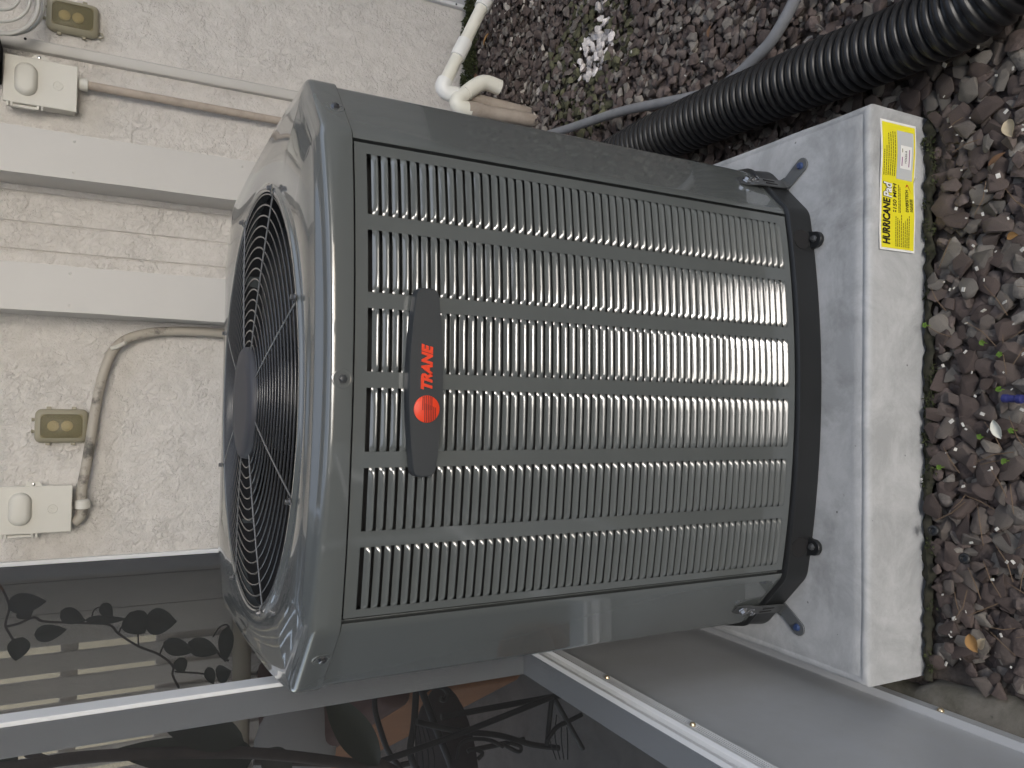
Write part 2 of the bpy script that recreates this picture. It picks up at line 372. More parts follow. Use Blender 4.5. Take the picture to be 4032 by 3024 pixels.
# ------------------------------------------------------------------ outlet boxes
def rrect(w, h, r, n=5):
    out = []
    for cx, cz, a0 in ((w/2-r, h/2-r, 0), (-w/2+r, h/2-r, 90), (-w/2+r, -h/2+r, 180), (w/2-r, -h/2+r, 270)):
        for k in range(n+1):
            a = R(a0+90*k/n); out.append((cx+r*math.cos(a), cz+r*math.sin(a)))
    return out
def outlet_box(xc, ztop, label):
    w, h, yf = .134, .182, YW-.062; zc = ztop-h/2
    t = thing('outlet_box', (xc, YW, ztop-h), label, 'electrical box', 'cream outlet boxes on the wall')
    obj('back_box', MB().box(xc-w/2+.006, xc+w/2-.006, yf+.012, YW-.0005, zc-h/2+.006, zc+h/2-.006), M_box, t, bevel=.003)
    cv = obj('cover', MB().box(xc-w/2, xc+w/2, yf, yf+.0115, zc-h/2, zc+h/2), M_box, t, bevel=.0025)
    bz = zc+h/2-.026-.0285
    rings = []
    for k, (ins, dd) in enumerate(((0,0),(.001,.006),(.004,.012),(.009,.0155),(.015,.017))):
        rings.append([(xc+.003+x, yf-dd, bz+zz) for x, zz in rrect(.094-2*ins, .057-2*ins, max(.0285-ins, .004), 7)])
    obj('raised_oval', MB().loft(rings, True, False, True), M_box, cv, sm=60)
    tab = [(0,-.022),(.012,-.014),(.013,0),(.012,.014),(0,.022)]
    obj('latch_tab', MB().prism(tab, lambda x, zz: (xc+w/2-.001+x, yf+.002, zc+.005+zz), lambda x, zz: (xc+w/2-.001+x, yf+.008, zc+.005+zz)), M_box, cv)
    obj('latch_screw', MB().lathe([(.0045,0),(.0045,.003),(.002,.004)], (xc+w/2+.005, yf+.002, zc+.006), (0,-1,0), 10), M_steel, cv)
    for zz in (zc+h/2-.012, zc+h/2-.022, zc+h/2-.085, zc+h/2-.096):
        obj('hinge_lug', MB().box(xc-w/2-.011, xc-w/2+.001, yf+.001, yf+.013, zz-.003, zz+.003), M_box, t, bevel=.001)
    obj('hinge_pin', MB().lathe([(.005,0),(.005,.062)], (xc-w/2-.007, yf+.009, zc+h/2-.083), (0,0,1), 10), M_box, t)
    em = [(xc+.012*math.cos(R(a)), yf-.0006, zc-.042+.012*math.sin(R(a))) for a in range(0, 360, 15)]
    obj('emblem', MB().tube(em, .0011, 6, closed=True), M_box, cv)
    for s in (-1, 1):
        cur = [(xc+s*(.0035+.003*math.cos(a)), yf-.0004, zc-.042+.0045*math.sin(a)) for a in [R(q) for q in range(-60, 270, 25)]]
        obj('emblem_scroll', MB().tube(cur, .0008, 5), M_box, cv)
    return t
outlet_box(.866, 1.431, 'cream outlet box with raised oval cover above the straight tan conduit')
outlet_box(-.347, 1.410, 'cream outlet box with raised oval cover at the start of the bent conduit')

def receptacle(xc, zc, label):
    w, h = .094, .132
    t = thing('outlet_cover', (xc, YW, zc-h/2), label, 'outlet cover', 'amber bubble outlet covers on the wall')
    obj('back_plate', MB().loft([[(xc+x, YW-.0005, zc+z_) for x, z_ in rrect(w, h, .018)], [(xc+x, YW-.010, zc+z_) for x, z_ in rrect(w, h, .018)]], True, True, True), M_amberrim, t)
    rings = [[(xc+x, YW-dd, zc+z_) for x, z_ in rrect(w-2*i_, h-2*i_, .018)] for i_, dd in ((-.002,.010),(-.002,.016),(.003,.024),(.009,.0285),(.0125,.030))]
    obj('bubble_rim', MB().loft(rings, True, False, False), M_amberrim, t, sm=60)
    obj('face_plate', MB().loft([[(xc+x, YW-.012, zc+z_) for x, z_ in rrect(w-.024, h-.026, .008)], [(xc+x, YW-.019, zc+z_) for x, z_ in rrect(w-.024, h-.026, .008)]], True, True, True), M_recess, t)
    for s in (-1, 1):
        obj('socket', MB().lathe([(.0155,0),(.0155,.004),(.013,.006),(.002,.0065)], (xc, YW-.019, zc+.004+s*.0175), (0,-1,0), 20), M_socket, t)
    obj('bubble_lens', MB().loft([[(xc+x, YW-.0285, zc+z_) for x, z_ in rrect(w-.022, h-.022, .012)], [(xc+x, YW-.0315, zc+z_) for x, z_ in rrect(w-.03, h-.03, .012)]], True, True, True), M_amberlens, t)
    for zz in (.034, -.03):
        for s in (-1, 1): obj('hinge_tab', MB().box(xc+s*(w/2+.004)-.005, xc+s*(w/2+.004)+.005, YW-.016, YW-.006, zc+zz-.006, zc+zz+.006), M_amberrim, t, bevel=.0015)
    for xx in (.018, -.016): obj('knob', MB().lathe([(.006,0),(.004,.004),(.006,.010)], (xc+xx, YW-.012, zc+h/2), (0,0,1), 10), M_amberrim, t)
    lp = [(xc-.036+.008*math.cos(R(a)), YW-.014, zc-h/2-.006+.008*math.sin(R(a))) for a in range(0, 360, 30)]
    obj('lock_ring', MB().tube(lp, .0022, 6, closed=True), M_amberrim, t)
    return t
def mat_lens():
    M = bpy.data.materials.new('amber_lens'); M.use_nodes = True; n = M.node_tree; n.nodes.clear()
    o = n.nodes.new('ShaderNodeOutputMaterial'); mx = n.nodes.new('ShaderNodeMixShader'); tr = n.nodes.new('ShaderNodeBsdfTransparent'); tr.inputs[0].default_value = (.90,.86,.72,1)
    P = n.nodes.new('ShaderNodeBsdfPrincipled'); P.inputs['Base Color'].default_value = (.36,.335,.25,1); P.inputs['Roughness'].default_value = .3; mx.inputs[0].default_value = .2
    n.links.new(tr.outputs[0], mx.inputs[1]); n.links.new(P.outputs[0], mx.inputs[2]); n.links.new(mx.outputs[0], o.inputs[0]); return M
M_amberlens = mat_lens()
receptacle(-.112, 1.262, 'amber bubble outlet cover beside the bent flexible conduit')
receptacle(1.092, 1.268, 'amber bubble outlet cover right of the narrow cover strip')

# conduits on the wall
t = thing('wall_conduit', (.89, 1.79, 0), 'straight tan painted conduit running down from the outlet box', 'conduit')
obj('pipe', MB().tube([(.892, 1.789, 1.225), (.885, 1.789, .03)], .0125, 14), M_tan, t)
obj('connector', MB().lathe([(.013,0),(.019,.002),(.019,.022),(.014,.026)], (.892, 1.789, 1.222), (0,0,1), 12), M_box, t)
t = thing('flexible_conduit', (-.35, 1.79, 1.2), 'dirty flexible conduit bending along the wall to behind the condenser', 'conduit')
FP = [(-.392,1.785,1.222),(-.372,1.785,1.205),(-.345,1.785,1.202),(-.30,1.787,1.205),(-.20,1.79,1.192),(-.091,1.79,1.180),(.007,1.79,1.166),(.09,1.79,1.145),(.135,1.79,1.118),(.163,1.79,1.07),(.178,1.79,1.0),(.184,1.79,.9),(.182,1.79,.8),(.18,1.78,.6),(.17,1.7,.4),(.12,1.4,.28),(.08,.95,.3)]
obj('pipe', MB().tube(catmull(FP, 8), .0142, 12), M_flex, t, sm=60)
obj('connector', MB().lathe([(.014,0),(.021,.002),(.021,.024),(.015,.028)], (-.352, 1.785, 1.2005), (1,.0,.05), 14), M_box, t)
obj('clip', MB().tube([(.118,1.772,1.142),(.122,1.770,1.128),(.134,1.772,1.108),(.15,1.80,1.095)], .006, 8), M_box, t)
obj('clip_screw', MB().lathe([(.007,0),(.007,.003),(.003,.005)], (.158, 1.822, 1.09), (0,-1,0), 10), M_box, t)

# cable coil at upper right
t = thing('cable_coil', (1.065, 1.74, 1.35), 'hanging coil of pale grey cable at the top of the wall', 'cable')
for k, (rr, yy, rad) in enumerate(((.108,1.70,.0048),(.100,1.716,.0045),(.082,1.695,.0042),(.056,1.69,.004),(.105,1.74,.0045))):
    ring = [(1.064+.004*k+rr*math.cos(R(a))*1.0, yy+.006*math.sin(R(a*2)), 1.457-.003*k+rr*math.sin(R(a))*1.02) for a in range(0, 360, 6)]
    obj('cable_loop', MB().tube(ring, rad, 8, closed=True), M_cable, t, sm=60)
t = tag(obj('meter_box', MB().box(.86, .968, 1.70, YW-.0005, 1.4395, 1.62), M_dark, bevel=.004), 'dark box at the very top of the wall behind the cable coil', 'box')

# metal access panel at foot of wall, far right
t = thing('access_panel', (1.6, YW, 0), 'grey metal panel with white edge at the foot of the wall', 'panel')
obj('panel_sheet', MB().box(1.452, 2.2, YW-.012, YW-.0005, -.02, .30), M_plateal, t)
obj('edge_strip', MB().box(1.438, 1.4515, YW-.020, YW-.0005, -.025, .30), M_white, t, bevel=.002)
obj('screw', MB().lathe([(.004,0),(.004,.002),(.002,.004)], (1.4445, YW-.020, .045), (0,-1,0), 8), M_steel, t)

# ================================================================== CONCRETE PAD
H = .1038; WP = .4572
pd = thing('equipment_pad', (0, WP, 0), 'light grey cement equipment pad under the condenser with a yellow sticker', 'pad')
def padring(ins, zz):
    pts = []
    for k in range(4):
        a, b = [((-1,-1),(1,-1)), ((1,-1),(1,1)), ((1,1),(-1,1)), ((-1,1),(-1,-1))][k]
        for i in range(40):
            u = i/40; x = (a[0]+(b[0]-a[0])*u)*(WP-ins); y = WP+(a[1]+(b[1]-a[1])*u)*(WP-ins)
            e = .0012*mnoise.noise((x*14, y*14, zz*30))
            pts.append((x+e, y+e, zz+(.0016*mnoise.noise((x*8+3, y*8, 7)) if zz > .05 else 0)))
    return pts
mb = MB().loft([padring(0,-.05), padring(.0,.004), padring(.0003,.092), padring(.0008,.0985), padring(.0030,.1022), padring(.0065,.1036), padring(.0105,.1038), padring(.0120,.1028), padring(.0135,.1028), padring(.015,H), padring(.03,H)], True, True, True)
obj('pad_body', mb, M_pad, pd, sm=50)
def text_mb(body, xspan, h, mapf, depth=.0004, offset=0, shear=0):
    cu = bpy.data.curves.new('t', 'FONT'); cu.body = body; cu.size = 1; cu.offset = offset; cu.shear = shear; cu.resolution_u = 3
    o = bpy.data.objects.new('t', cu); COL.objects.link(o)
    dg = bpy.context.evaluated_depsgraph_get(); me = bpy.data.meshes.new_from_object(o.evaluated_get(dg))
    co = np.array([v.co[:2] for v in me.vertices]); lo, hi = co.min(0), co.max(0)
    q = (co-lo)/(hi-lo); mb = MB()
    n = len(q)
    mb.v = [tuple(mapf(xspan[0]+a*(xspan[1]-xspan[0]), h[0]+b*(h[1]-h[0]), depth)) for a, b in q]
    mb.f = [tuple(p.vertices) for p in me.polygons]
    if depth > .0008:                                   # raised letters: add side walls
        bm = bmesh.new(); bm.from_mesh(me); be = [(e.verts[0].index, e.verts[1].index) for e in bm.edges if len(e.link_faces) == 1]; bm.free()
        mb.v += [tuple(mapf(xspan[0]+a*(xspan[1]-xspan[0]), h[0]+b*(h[1]-h[0]), 0)) for a, b in q]
        mb.f += [(a, b, b+n, a+n) for a, b in be]
    bpy.data.objects.remove(o); bpy.data.curves.remove(cu); bpy.data.meshes.remove(me)
    return mb
# sticker on the pad front: u to the right 0..1, v up 0..1, slightly skewed and rippled
LX0, LX1, LZ0, LZ1 = .2270, .4365, -.003, .0825
def lab(u, v, d=0):
    return (LX0+(LX1-LX0)*u+.0015*(1-v), -.0016-d-.0008*math.sin(u*9+v*2), LZ0+(LZ1-LZ0)*v-.0025*u+.0008*math.sin(u*14))
st = obj('sticker', MB().grid(lambda u, v: lab(u, v, 0), 24, 6), M_paper, pd)
def patch(name, u0, u1, v0, v1, m_, d, par=st): return obj(name, MB().grid(lambda u, v: lab(u0+(u1-u0)*u, v0+(v1-v0)*v, d), 10, 2), m_, par, sm=0)
patch('yellow_field', .018, .982, .03, .955, M_yellow, .0003)
patch('grey_field', .56, .935, .085, .55, M_lgrey, .0006)
patch('white_ticket', .645, .825, .14, .46, M_paper, .0009)
lm = lambda a, b, d: lab(a, b, .0006+d)
obj('lettering', text_mb('HURRICANE', (.045,.400), (.715,.925), lm, .0003, .045, .12), M_ink, st, sm=0)
obj('lettering', text_mb('Pad', (.403,.522), (.665,.925), lambda a, b, d: lab(a, b, .0006+d), .0002, .075, .12), M_ink, st, sm=0)
obj('lettering', text_mb('Pad', (.406,.519), (.677,.915), lambda a, b, d: lab(a, b, .0012+d), .0002, .03, .12), M_paper, st, sm=0)
obj('lettering', text_mb('150 MPH', (.325,.520), (.540,.645), lm, .0003, .02, .1), M_ink, st, sm=0)
patch('small_print', .300, .316, 0.608, 0.637, M_ink, .0008)
patch('small_print', .300, .316, 0.553, 0.582, M_ink, .0008)
obj('lettering', text_mb('DIVERSITECH', (.315,.485), (.20,.285), lm, .0003, .03), M_ink, st, sm=0)
obj('red_arrow', MB().add([lab(.455,.095,.0009), lab(.53,.245,.0009), lab(.50,.285,.0009), lab(.523,.205,.0009), lab(.497,.165,.0009), lab(.50,.17,.0009)], [(0,1,3),(3,1,2),(0,3,4)]), M_red2, st, sm=0, fix=False)
obj('lettering', text_mb('H3636-4', (.69,.785), (.295,.345), lambda a, b, d: lab(a, b, .0012+d), .0003, .01), M_ink, st, sm=0)
patch('purple_bar', .665, .735, .405, .43, M_purple, .0012); patch('small_print', .77, .80, .405, .425, M_ink2, .0012); patch('small_print', .665, .80, .20, .225, M_purple, .0012)
# paragraphs too small to read: rows of broken dashes
sp = MB()
def row(u0, u1, v):
    u = u0
    while u < u1:
        l = min(random.uniform(.008,.03), u1-u); b = len(sp.v); hh = .011
        sp.add([lab(u, v-hh, .0007), lab(u+l, v-hh, .0007), lab(u+l, v+hh, .0007), lab(u, v+hh, .0007)], [(0,1,2,3)]); u += l+.004
for k in range(3): row(.035, .27-.012*k, .555-.05*k)
for k in range(2): row(.30, .52-.02*k, .475-.04*k)
for k in range(5): row(.035, .285-.02*((k*7) % 4), .40-.055*k)
for k in range(3): row(.32, .42, .15-.03*k)
for k in range(6): row(.575 if k > 1 else .57+.0*k, (.77,.80,.90,.91,.92,.92)[k], .91-.06*k)
sp_o = obj('small_print', sp, M_ink2, st, sm=0, fix=False); sp_o['kind'] = 'stuff'
tag(obj('torn_corner', MB().add([lab(.555,.03,.001), lab(.60,-.02,.004), lab(.59,.05,.006), lab(.54,.06,.001)], [(0,1,2,3)]), M_paper, st, sm=0), None)

# ================================================================== CONDENSER
CY = .513; HS = .392; PW = .2956; BUL = .025; RHO = .028; LCH = (HS-PW-RHO*(.986-.1668))/.7071
def xfix(X, Y):                      # sides slightly further out than the front; the rear sits a touch to the left
    if abs(X) > PW: X = math.copysign(PW+(abs(X)-PW)*1.083, X)
    return X-.045*(Y+CY-.10)
def outline(off=0, nside=20, ncor=9):
    base = []
    for q in range(4):
        a = q*math.pi/2; c, s_ = math.cos(a), math.sin(a)
        loc = []
        for i in range(nside):                          # side, left to right seen from outside
            s = -PW+2*PW*i/nside; loc.append((s, -(HS+BUL*(1-(s/PW)**2))))
        for i in range(4):
            th = R(9.6+35.4*i/4); loc.append((PW+RHO*(math.sin(th)-.1668), -(HS-RHO*(.986-math.cos(th)))))
        ex, ey = PW+RHO*(.7071-.1668), -(HS-RHO*(.986-.7071)); loc.append((ex, ey))
        for i in range(1, 5):
            th = R(45+35.4*(i-1)/4); loc.append((ex+LCH*.7071+RHO*(math.sin(th)-.7071), ey+LCH*.7071+RHO*(.7071-math.cos(th))))
        for x, y in loc: base.append((c*x-s_*y, s_*x+c*y))
    n = len(base); out = []
    for i, (x, y) in enumerate(base):
        ax, ay = base[i-1]; bx, by = base[(i+1) % n]; tx, ty = bx-ax, by-ay; L = math.hypot(tx, ty)
        X, Y = x+ty/L*off, y-tx/L*off
        out.append((xfix(X, Y), Y+CY))
    return out
def front_y(s): return CY-(HS+BUL*(1-(s/PW)**2))
ac = thing('condenser', (0, CY, H), 'dark grey louvered air conditioner condenser with a round fan guard on the pad', 'air conditioner')
ZB, ZT = .160, .9005
# inner dark core and coil
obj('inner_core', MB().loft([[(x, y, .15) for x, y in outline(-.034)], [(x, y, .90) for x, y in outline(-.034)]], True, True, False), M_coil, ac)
# corner posts: arc pieces with rolled edges
NS, NC = 20, 9; NQ = NS+NC
def seg_outline(off, i0, i1):
    o = outline(off); n = len(o); return [o[i % n] for i in range(i0, i1+1)]
for q in range(4):
    i0 = q*NQ+NS; 
    a = seg_outline(0, i0, i0+NC); b = seg_outline(-.011, i0, i0+NC)
    def trim(p):      # small clearance towards the louver panels
        p = [Vector((*v, 0)) for v in p]; p[0] = p[0]+(p[1]-p[0]).normalized()*.004; p[-1] = p[-1]+(p[-2]-p[-1]).normalized()*.004; return p
    a, b = trim(a), trim(b)
    loop = a+list(reversed(b))
    obj('corner_post', MB().loft([[(v.x, v.y, ZB-.002) for v in loop], [(v.x, v.y, ZT-.003) for v in loop]], True, True, True), M_ac, ac, bevel=.002, sm=35)
# louver columns
PITCH = .01282; NROW = 55; ZTOP = .881; COLW = .0775
CX = [(-2.5+i)*.0972-.0019 for i in range(6)]
def panel_mb(z0, z1, slots):
    ss = {-PW+.002, PW-.002}
    for i in range(25): ss.add(-PW+.002+(2*PW-.004)*i/24)
    if slots:
        for c in CX: ss |= {c-COLW/2, c+COLW/2}
    ss = sorted(ss); ss = [s for i, s in enumerate(ss) if i == 0 or s-ss[i-1] > 1e-4]
    zs = [z0, .178, ZTOP, z1] if slots else [z0, z1]
    mb = MB(); n = len(ss)
    for zz in zs: mb.v += [(s, front_y(s)-CY, zz) for s in ss]
    for j in range(len(zs)-1):
        for i in range(n-1):
            mid = (ss[i]+ss[i+1])/2
            if slots and j == 1 and any(abs(mid-c) < COLW/2-1e-4 for c in CX): continue
            mb.f.append((j*n+i, j*n+i+1, (j+1)*n+i+1, (j+1)*n+i))
    # folded edges
    for i in range(n-1):
        for jj, sg in ((0, 1), (len(zs)-1, -1)):
            b = len(mb.v); a0, a1 = mb.v[jj*n+i], mb.v[jj*n+i+1]
            mb.v += [a0, a1, (a1[0], a1[1]+.010, a1[2]+sg*.003), (a0[0], a0[1]+.010, a0[2]+sg*.003)]
            mb.f.append((b, b+1, b+2, b+3))
    for i_, sg in ((0, 1), (n-1, -1)):
        b = len(mb.v); p0, p1 = mb.v[i_], mb.v[(len(zs)-1)*n+i_]
        mb.v += [p0, p1, (p1[0]+sg*.002, p1[1]+.012, p1[2]), (p0[0]+sg*.002, p0[1]+.012, p0[2])]; mb.f.append((b, b+1, b+2, b+3))
    return mb
# one slat: the face leans outwards towards a rolled lip, its ends close on to the panel
SL = [(.0004,-.0076),(.0019,-.0077),(.0027,-.0074),(.0029,-.0069)]
_o, _z = .0029, -.0069
for _a, _h in ((3,.0005),(10,.0006),(17,.0006),(24,.0007),(31,.0009),(36,.0013),(38,.0018),(39,.0008)):
    _o -= _h*math.tan(R(_a)); _z += _h; SL.append((_o, _z))
SL.reverse()
def slat_mb():
    W_ = COLW/2; mb = MB(); rings = []
    for u, k in ((-W_-.0006,0.0),(-W_+.0006,.18),(-W_+.0025,.55),(-W_+.0048,.85),(-W_+.008,1),(-W_*.4,1),(0,1),(W_*.4,1),(W_-.008,1),(W_-.0048,.85),(W_-.0025,.55),(W_-.0006,.18),(W_+.0006,0.0)):
        rings.append([(u, -(o*k if o > 0 else o*(.2+.8*k))+ (.0008*(1-k)), zz if zz < 0 else zz) for o, zz in SL])
    mb.loft(rings, False); return mb
pnl = None
fp = panel_mb(ZB, ZT-.004, True); fp.v = [(x, y+CY, zz) for x, y, zz in fp.v]
pnl = obj('louver_panel', fp, M_ac, ac, sm=30)
sm_ = mesh('louver_slat', slat_mb(), M_ac, 50); first = None
stuff = MB()
rs = random.Random(3)
for r_ in range(NROW):
    zc = ZTOP-.0062-r_*PITCH
    for c in CX:
        sl = (front_y(c+.01)-front_y(c-.01))/.02; rz = math.atan(sl); rx = R(rs.gauss(0, 1.0)); cen = Vector((c, front_y(c)-.0003, zc))
        rz += R(rs.gauss(0, .25))
        if r_ < 50:
            o = bpy.data.objects.new('louver_slat', sm_); COL.objects.link(o); o.parent = pnl
            o.location = cen-ORG[pnl.name]; o.rotation_euler = (rx, 0, rz)
        else:
            mt = Matrix.Translation(cen) @ Matrix.Rotation(rz, 4, 'Z') @ Matrix.Rotation(rx, 4, 'X')
            sb = slat_mb(); stuff.add([mt @ Vector(v) for v in sb.v], sb.f)
so_ = obj('louver_slats', stuff, M_ac, pnl, sm=50); so_['kind'] = 'stuff'
# plain side and rear panels
for q in (1, 2, 3):
    a = q*math.pi/2; c_, s_ = math.cos(a), math.sin(a); mb = panel_mb(ZB, ZT-.004, False)
    def mp(v):
        X, Y = c_*v[0]-s_*v[1], s_*v[0]+c_*v[1]
        return (xfix(X, Y), Y+CY, v[2])
    mb.v = [mp(v) for v in mb.v]; obj('side_panel', mb, M_ac, ac, sm=30)
# base pan
def oz(off, zz): return [(x, y, zz) for x, y in outline(off)]
bp_ = obj('base_pan', MB().loft([oz(-.02,H+.001), oz(.006,H+.001), oz(.007,H+.006), oz(.0035,.148), oz(.006,.150), oz(.006,.154), oz(.002,.1565), oz(-.03,.1565)], True, True, True), M_black, ac, sm=35)
for sx in (-1, 1):
    x0 = sx*.257; y0 = front_y(.257)-.004
    lobe = [(-.019,.012),(-.016,0),(-.0135,-.010)]+[(.0135*math.cos(R(a)), -.012+.0135*math.sin(R(a))) for a in range(180, 361, 20)]+[(.0135,-.010),(.016,0),(.019,.012)]
    ft = obj('foot_tab', MB().prism(lobe, lambda x, y: (x0+x, y0+y, H+.0012), lambda x, y: (x0+x, y0+y, H+.010)), M_black, ac, bevel=.0015)
    obj('screw', MB().lathe([(.006,0),(.006,.002),(.0035,.0035),(.0035,.006)], (x0+.001, y0-.011, H+.010), (0,0,1), 8), M_strap, ft)
    obj('recess', MB().lathe([(.001,0),(.017,.0005),(.018,-.001)], (x0, front_y(.257)-.0055, .131), (sx*.16,-1,.10), 20), M_dark, bp_)
# top cap: lofted from the rounded square to the round fan opening
OC = Vector((-.027, .494)); N = len(outline())
def circ(r_, zz):
    out = []
    for x, y in outline():
        a = math.atan2(y-OC.y, x-OC.x); out.append((OC.x+r_*math.cos(a), OC.y+r_*math.sin(a), zz))
    return out
def fillet(P, rad, n=4):                # round every corner of a profile polyline
    P = [Vector(p) for p in P]; out = [P[0]]
    for i in range(1, len(P)-1):
        a, b, c = P[i-1], P[i], P[i+1]; r_ = min(rad[i] if isinstance(rad, (list, tuple)) else rad, (a-b).length*.45, (c-b).length*.45)
        p, q = b+(a-b).normalized()*r_, b+(c-b).normalized()*r_
        for k in range(n+1):
            t = k/n; out.append(p*(1-t)**2+b*(2*t*(1-t))+q*t*t)
    return out+[P[-1]]
def mixr(A, B, t, dz=0): return [(a[0]+(b[0]-a[0])*t, a[1]+(b[1]-a[1])*t, a[2]+(b[2]-a[2])*t+dz) for a, b in zip(A, B)]
RO = .334
pf = fillet([(-.006,.8995),(.0036,.8990),(.0036,.9275),(-.0125,.9318),(-.0215,.9395),(-.036,.9412)], [0,.0015,.0075,.003,.004,0], 5)
e0 = oz(-.036, .9412); lip = circ(RO+.013, .9440)
def rise(R_):                          # the ridge of the cap dips a little towards the middle of every side
    out = []
    for i, (x, y, zz) in enumerate(R_):
        j = i % (len(R_)//4); t = abs(2*j/NS_-1) if j < NS_ else 1.0
        out.append((x, y, zz+.009*min(1, t*t)*max(0, min(1, (zz-.905)/.02))*(1-.65*max(0, min(1, (zz-.932)/.008)))))
    return out
def crown(R_, t):                      # domed shoulders towards the corners
    return [(x, y, zz+math.sin(math.pi*t)*(.002+.30*max(0, math.hypot(a[0]-l[0], a[1]-l[1])-.02)**2)) for (x, y, zz), a, l in zip(R_, e0, lip)]
NS_ = 20; e0 = rise(e0)
cap_r = [rise(oz(v.x, v.y)) for v in pf]+[crown(mixr(e0, lip, t), t) for t in (.1,.25,.45,.65,.82,.94)]
lf = fillet([(.013,.9440),(.0085,.9440),(.0055,.9485),(.0,.9488),(-.005,.9475),(-.0065,.925),(-.007,.80)], .004, 4)
cap_r += [circ(RO+v.x, v.y) for v in lf]
cap = obj('top_cap', MB().loft(cap_r, True), M_ac, ac, sm=32)
for x, y, nx, ny in ((-.002, front_y(0)-.0037, 0, -1), (.3462, .1575, .70, -.714), (-.3516, .1575, -.70, -.714)):
    obj('cap_bolt', MB().lathe([(.0130,-.0004),(.0115,.0002),(.0100,.0001),(.0085,-.0003),(.0065,.0000)], (x, y, .9115), (nx, ny, 0), 28, False, True), M_ac, cap)
    obj('cap_bolt', MB().lathe([(.0062,0),(.0060,.0008),(.0048,.0010),(.0046,.0036),(.0038,.0041)], (x, y, .9115), (nx, ny, 0), 6, False, True), M_plate if nx == 0 else M_screw, cap)
# fan interior
obj('fan_shroud', MB().lathe([(.30,-.10),(RO-.008,-.03),(RO-.008,.0)], (OC.x, OC.y, .93), (0,0,1), 64, True, False), M_dark, ac)
fan = obj('fan_motor', MB().lathe([(.085,0),(.085,.06),(.075,.075),(.03,.082)], (OC.x, OC.y, .845), (0,0,1), 32), M_black, ac)
for k in range(4):
    a0 = R(90*k+25)
    def bl(u, v, a0=a0):
        r_ = .08+.235*u; a = a0+(v-.5)*(1.05-.15*u)-.25*u
        return (OC.x+r_*math.cos(a), OC.y+r_*math.sin(a), .885+.05*(v-.5)*(1.2-.4*u))
    b_ = obj('fan_blade', MB().grid(bl, 8, 8), M_black, ac)
# guard rings, spokes, hub
gz = lambda r_: .9560-.011*(r_/.33)**2
for k in range(15):
    r_ = .0935+k*.0166
    obj('guard_ring', MB().tube([(OC.x+r_*math.cos(R(a)), OC.y+r_*math.sin(R(a)), gz(r_)) for a in range(0, 360, 4)], .00155, 7, closed=True), M_wire, ac, sm=80)
for k in range(8):
    a = R(22.5+45*k); c_, s_ = math.cos(a), math.sin(a)
    sp_ = obj('guard_spoke', MB().tube([(OC.x+r_*c_, OC.y+r_*s_, gz(r_)+.0016) for r_ in (.07,.12,.18,.24,.30,.326)]+[(OC.x+.332*c_, OC.y+.332*s_, .9505),(OC.x+.344*c_, OC.y+.344*s_, .9500)], .0013, 7), M_spoke, ac, sm=80)
    obj('spoke_screw', MB().lathe([(.0050,0),(.0050,.0012),(.0038,.002),(.0036,.0055),(.003,.006)], (OC.x+.338*c_, OC.y+.338*s_, .9505), (0,0,1), 8), M_screw, sp_)
obj('hub_cap', MB().lathe([(.072,-.012),(.0895,-.010),(.0905,.000),(.089,.0075),(.0855,.0105),(.06,.0118),(.001,.012)], (OC.x-.006, OC.y, .9545), (0,0,1), 56), M_hub, ac, sm=50)
# badge
def bulge_outline(n=14, r_=.0095, xe=.1165):
    zt = lambda x: .0228-.0085*(x/.1135)**2; h = zt(xe-r_)
    arc = lambda cx, cz, a0, a1: [(cx+r_*math.cos(R(a0+(a1-a0)*k/7)), cz+r_*math.sin(R(a0+(a1-a0)*k/7))) for k in range(8)]
    xs = [-(xe-r_)+2*(xe-r_)*i/n for i in range(1, n)]
    return arc(-(xe-r_), h-r_, 180, 90)+[(x, zt(x)) for x in xs]+arc(xe-r_, h-r_, 90, 0)+arc(xe-r_, -h+r_, 0, -90)+[(x, -zt(x)) for x in reversed(xs)]+arc(-(xe-r_), -h+r_, -90, -180)
bo = bulge_outline(); BX, BZ = -.0035, .8115
def brings():
    out = []
    for sc, d in ((1.0,.0),(1.0,.011),(.985,.0145),(.955,.0165)):
        out.append([(BX+x*(1-(1-sc)*.35), front_y(BX)-.003-d, BZ+zz*sc) for x, zz in bo])
    return out
bd = obj('name_badge', MB().loft(brings(), True, True, True), M_plate, ac, sm=35)
BY = front_y(BX)-.003-.0165
bm_ = lambda a, b, d: (a, BY-.0002-d, b)
obj('lettering', text_mb('TRANE', (-.0125,.0435), (BZ-.0072,BZ+.0076), bm_, .0016, .05, .28), M_red, bd, sm=0)
dc = Vector((-.0365, BZ-.0008)); DR = .0167
ds = obj('emblem_disc', MB().lathe([(DR,0),(DR,.0012),(DR-.0006,.0016)], (dc.x, BY-.0001, dc.y), (0,-1,0), 40), M_red, bd)
st_ = MB()
for k in range(6):
    zz = (.34-.14*k)*DR; x1 = math.sqrt(max(DR*DR*.97-zz*zz, 0)); st_.box(dc.x-.08*DR, dc.x+x1, BY-.0022, BY-.0016, dc.y+zz-.0005, dc.y+zz+.0005)
for k in range(7):
    zz = (.18-.14*k)*DR; x1 = math.sqrt(max(DR*DR*.97-zz*zz, 0)); st_.box(dc.x-x1, dc.x+(.42-.05*k)*DR, BY-.00235, BY-.0018, dc.y+zz-.0005, dc.y+zz+.0005)
obj('emblem_stripes', st_, M_darkred, ds, sm=0)
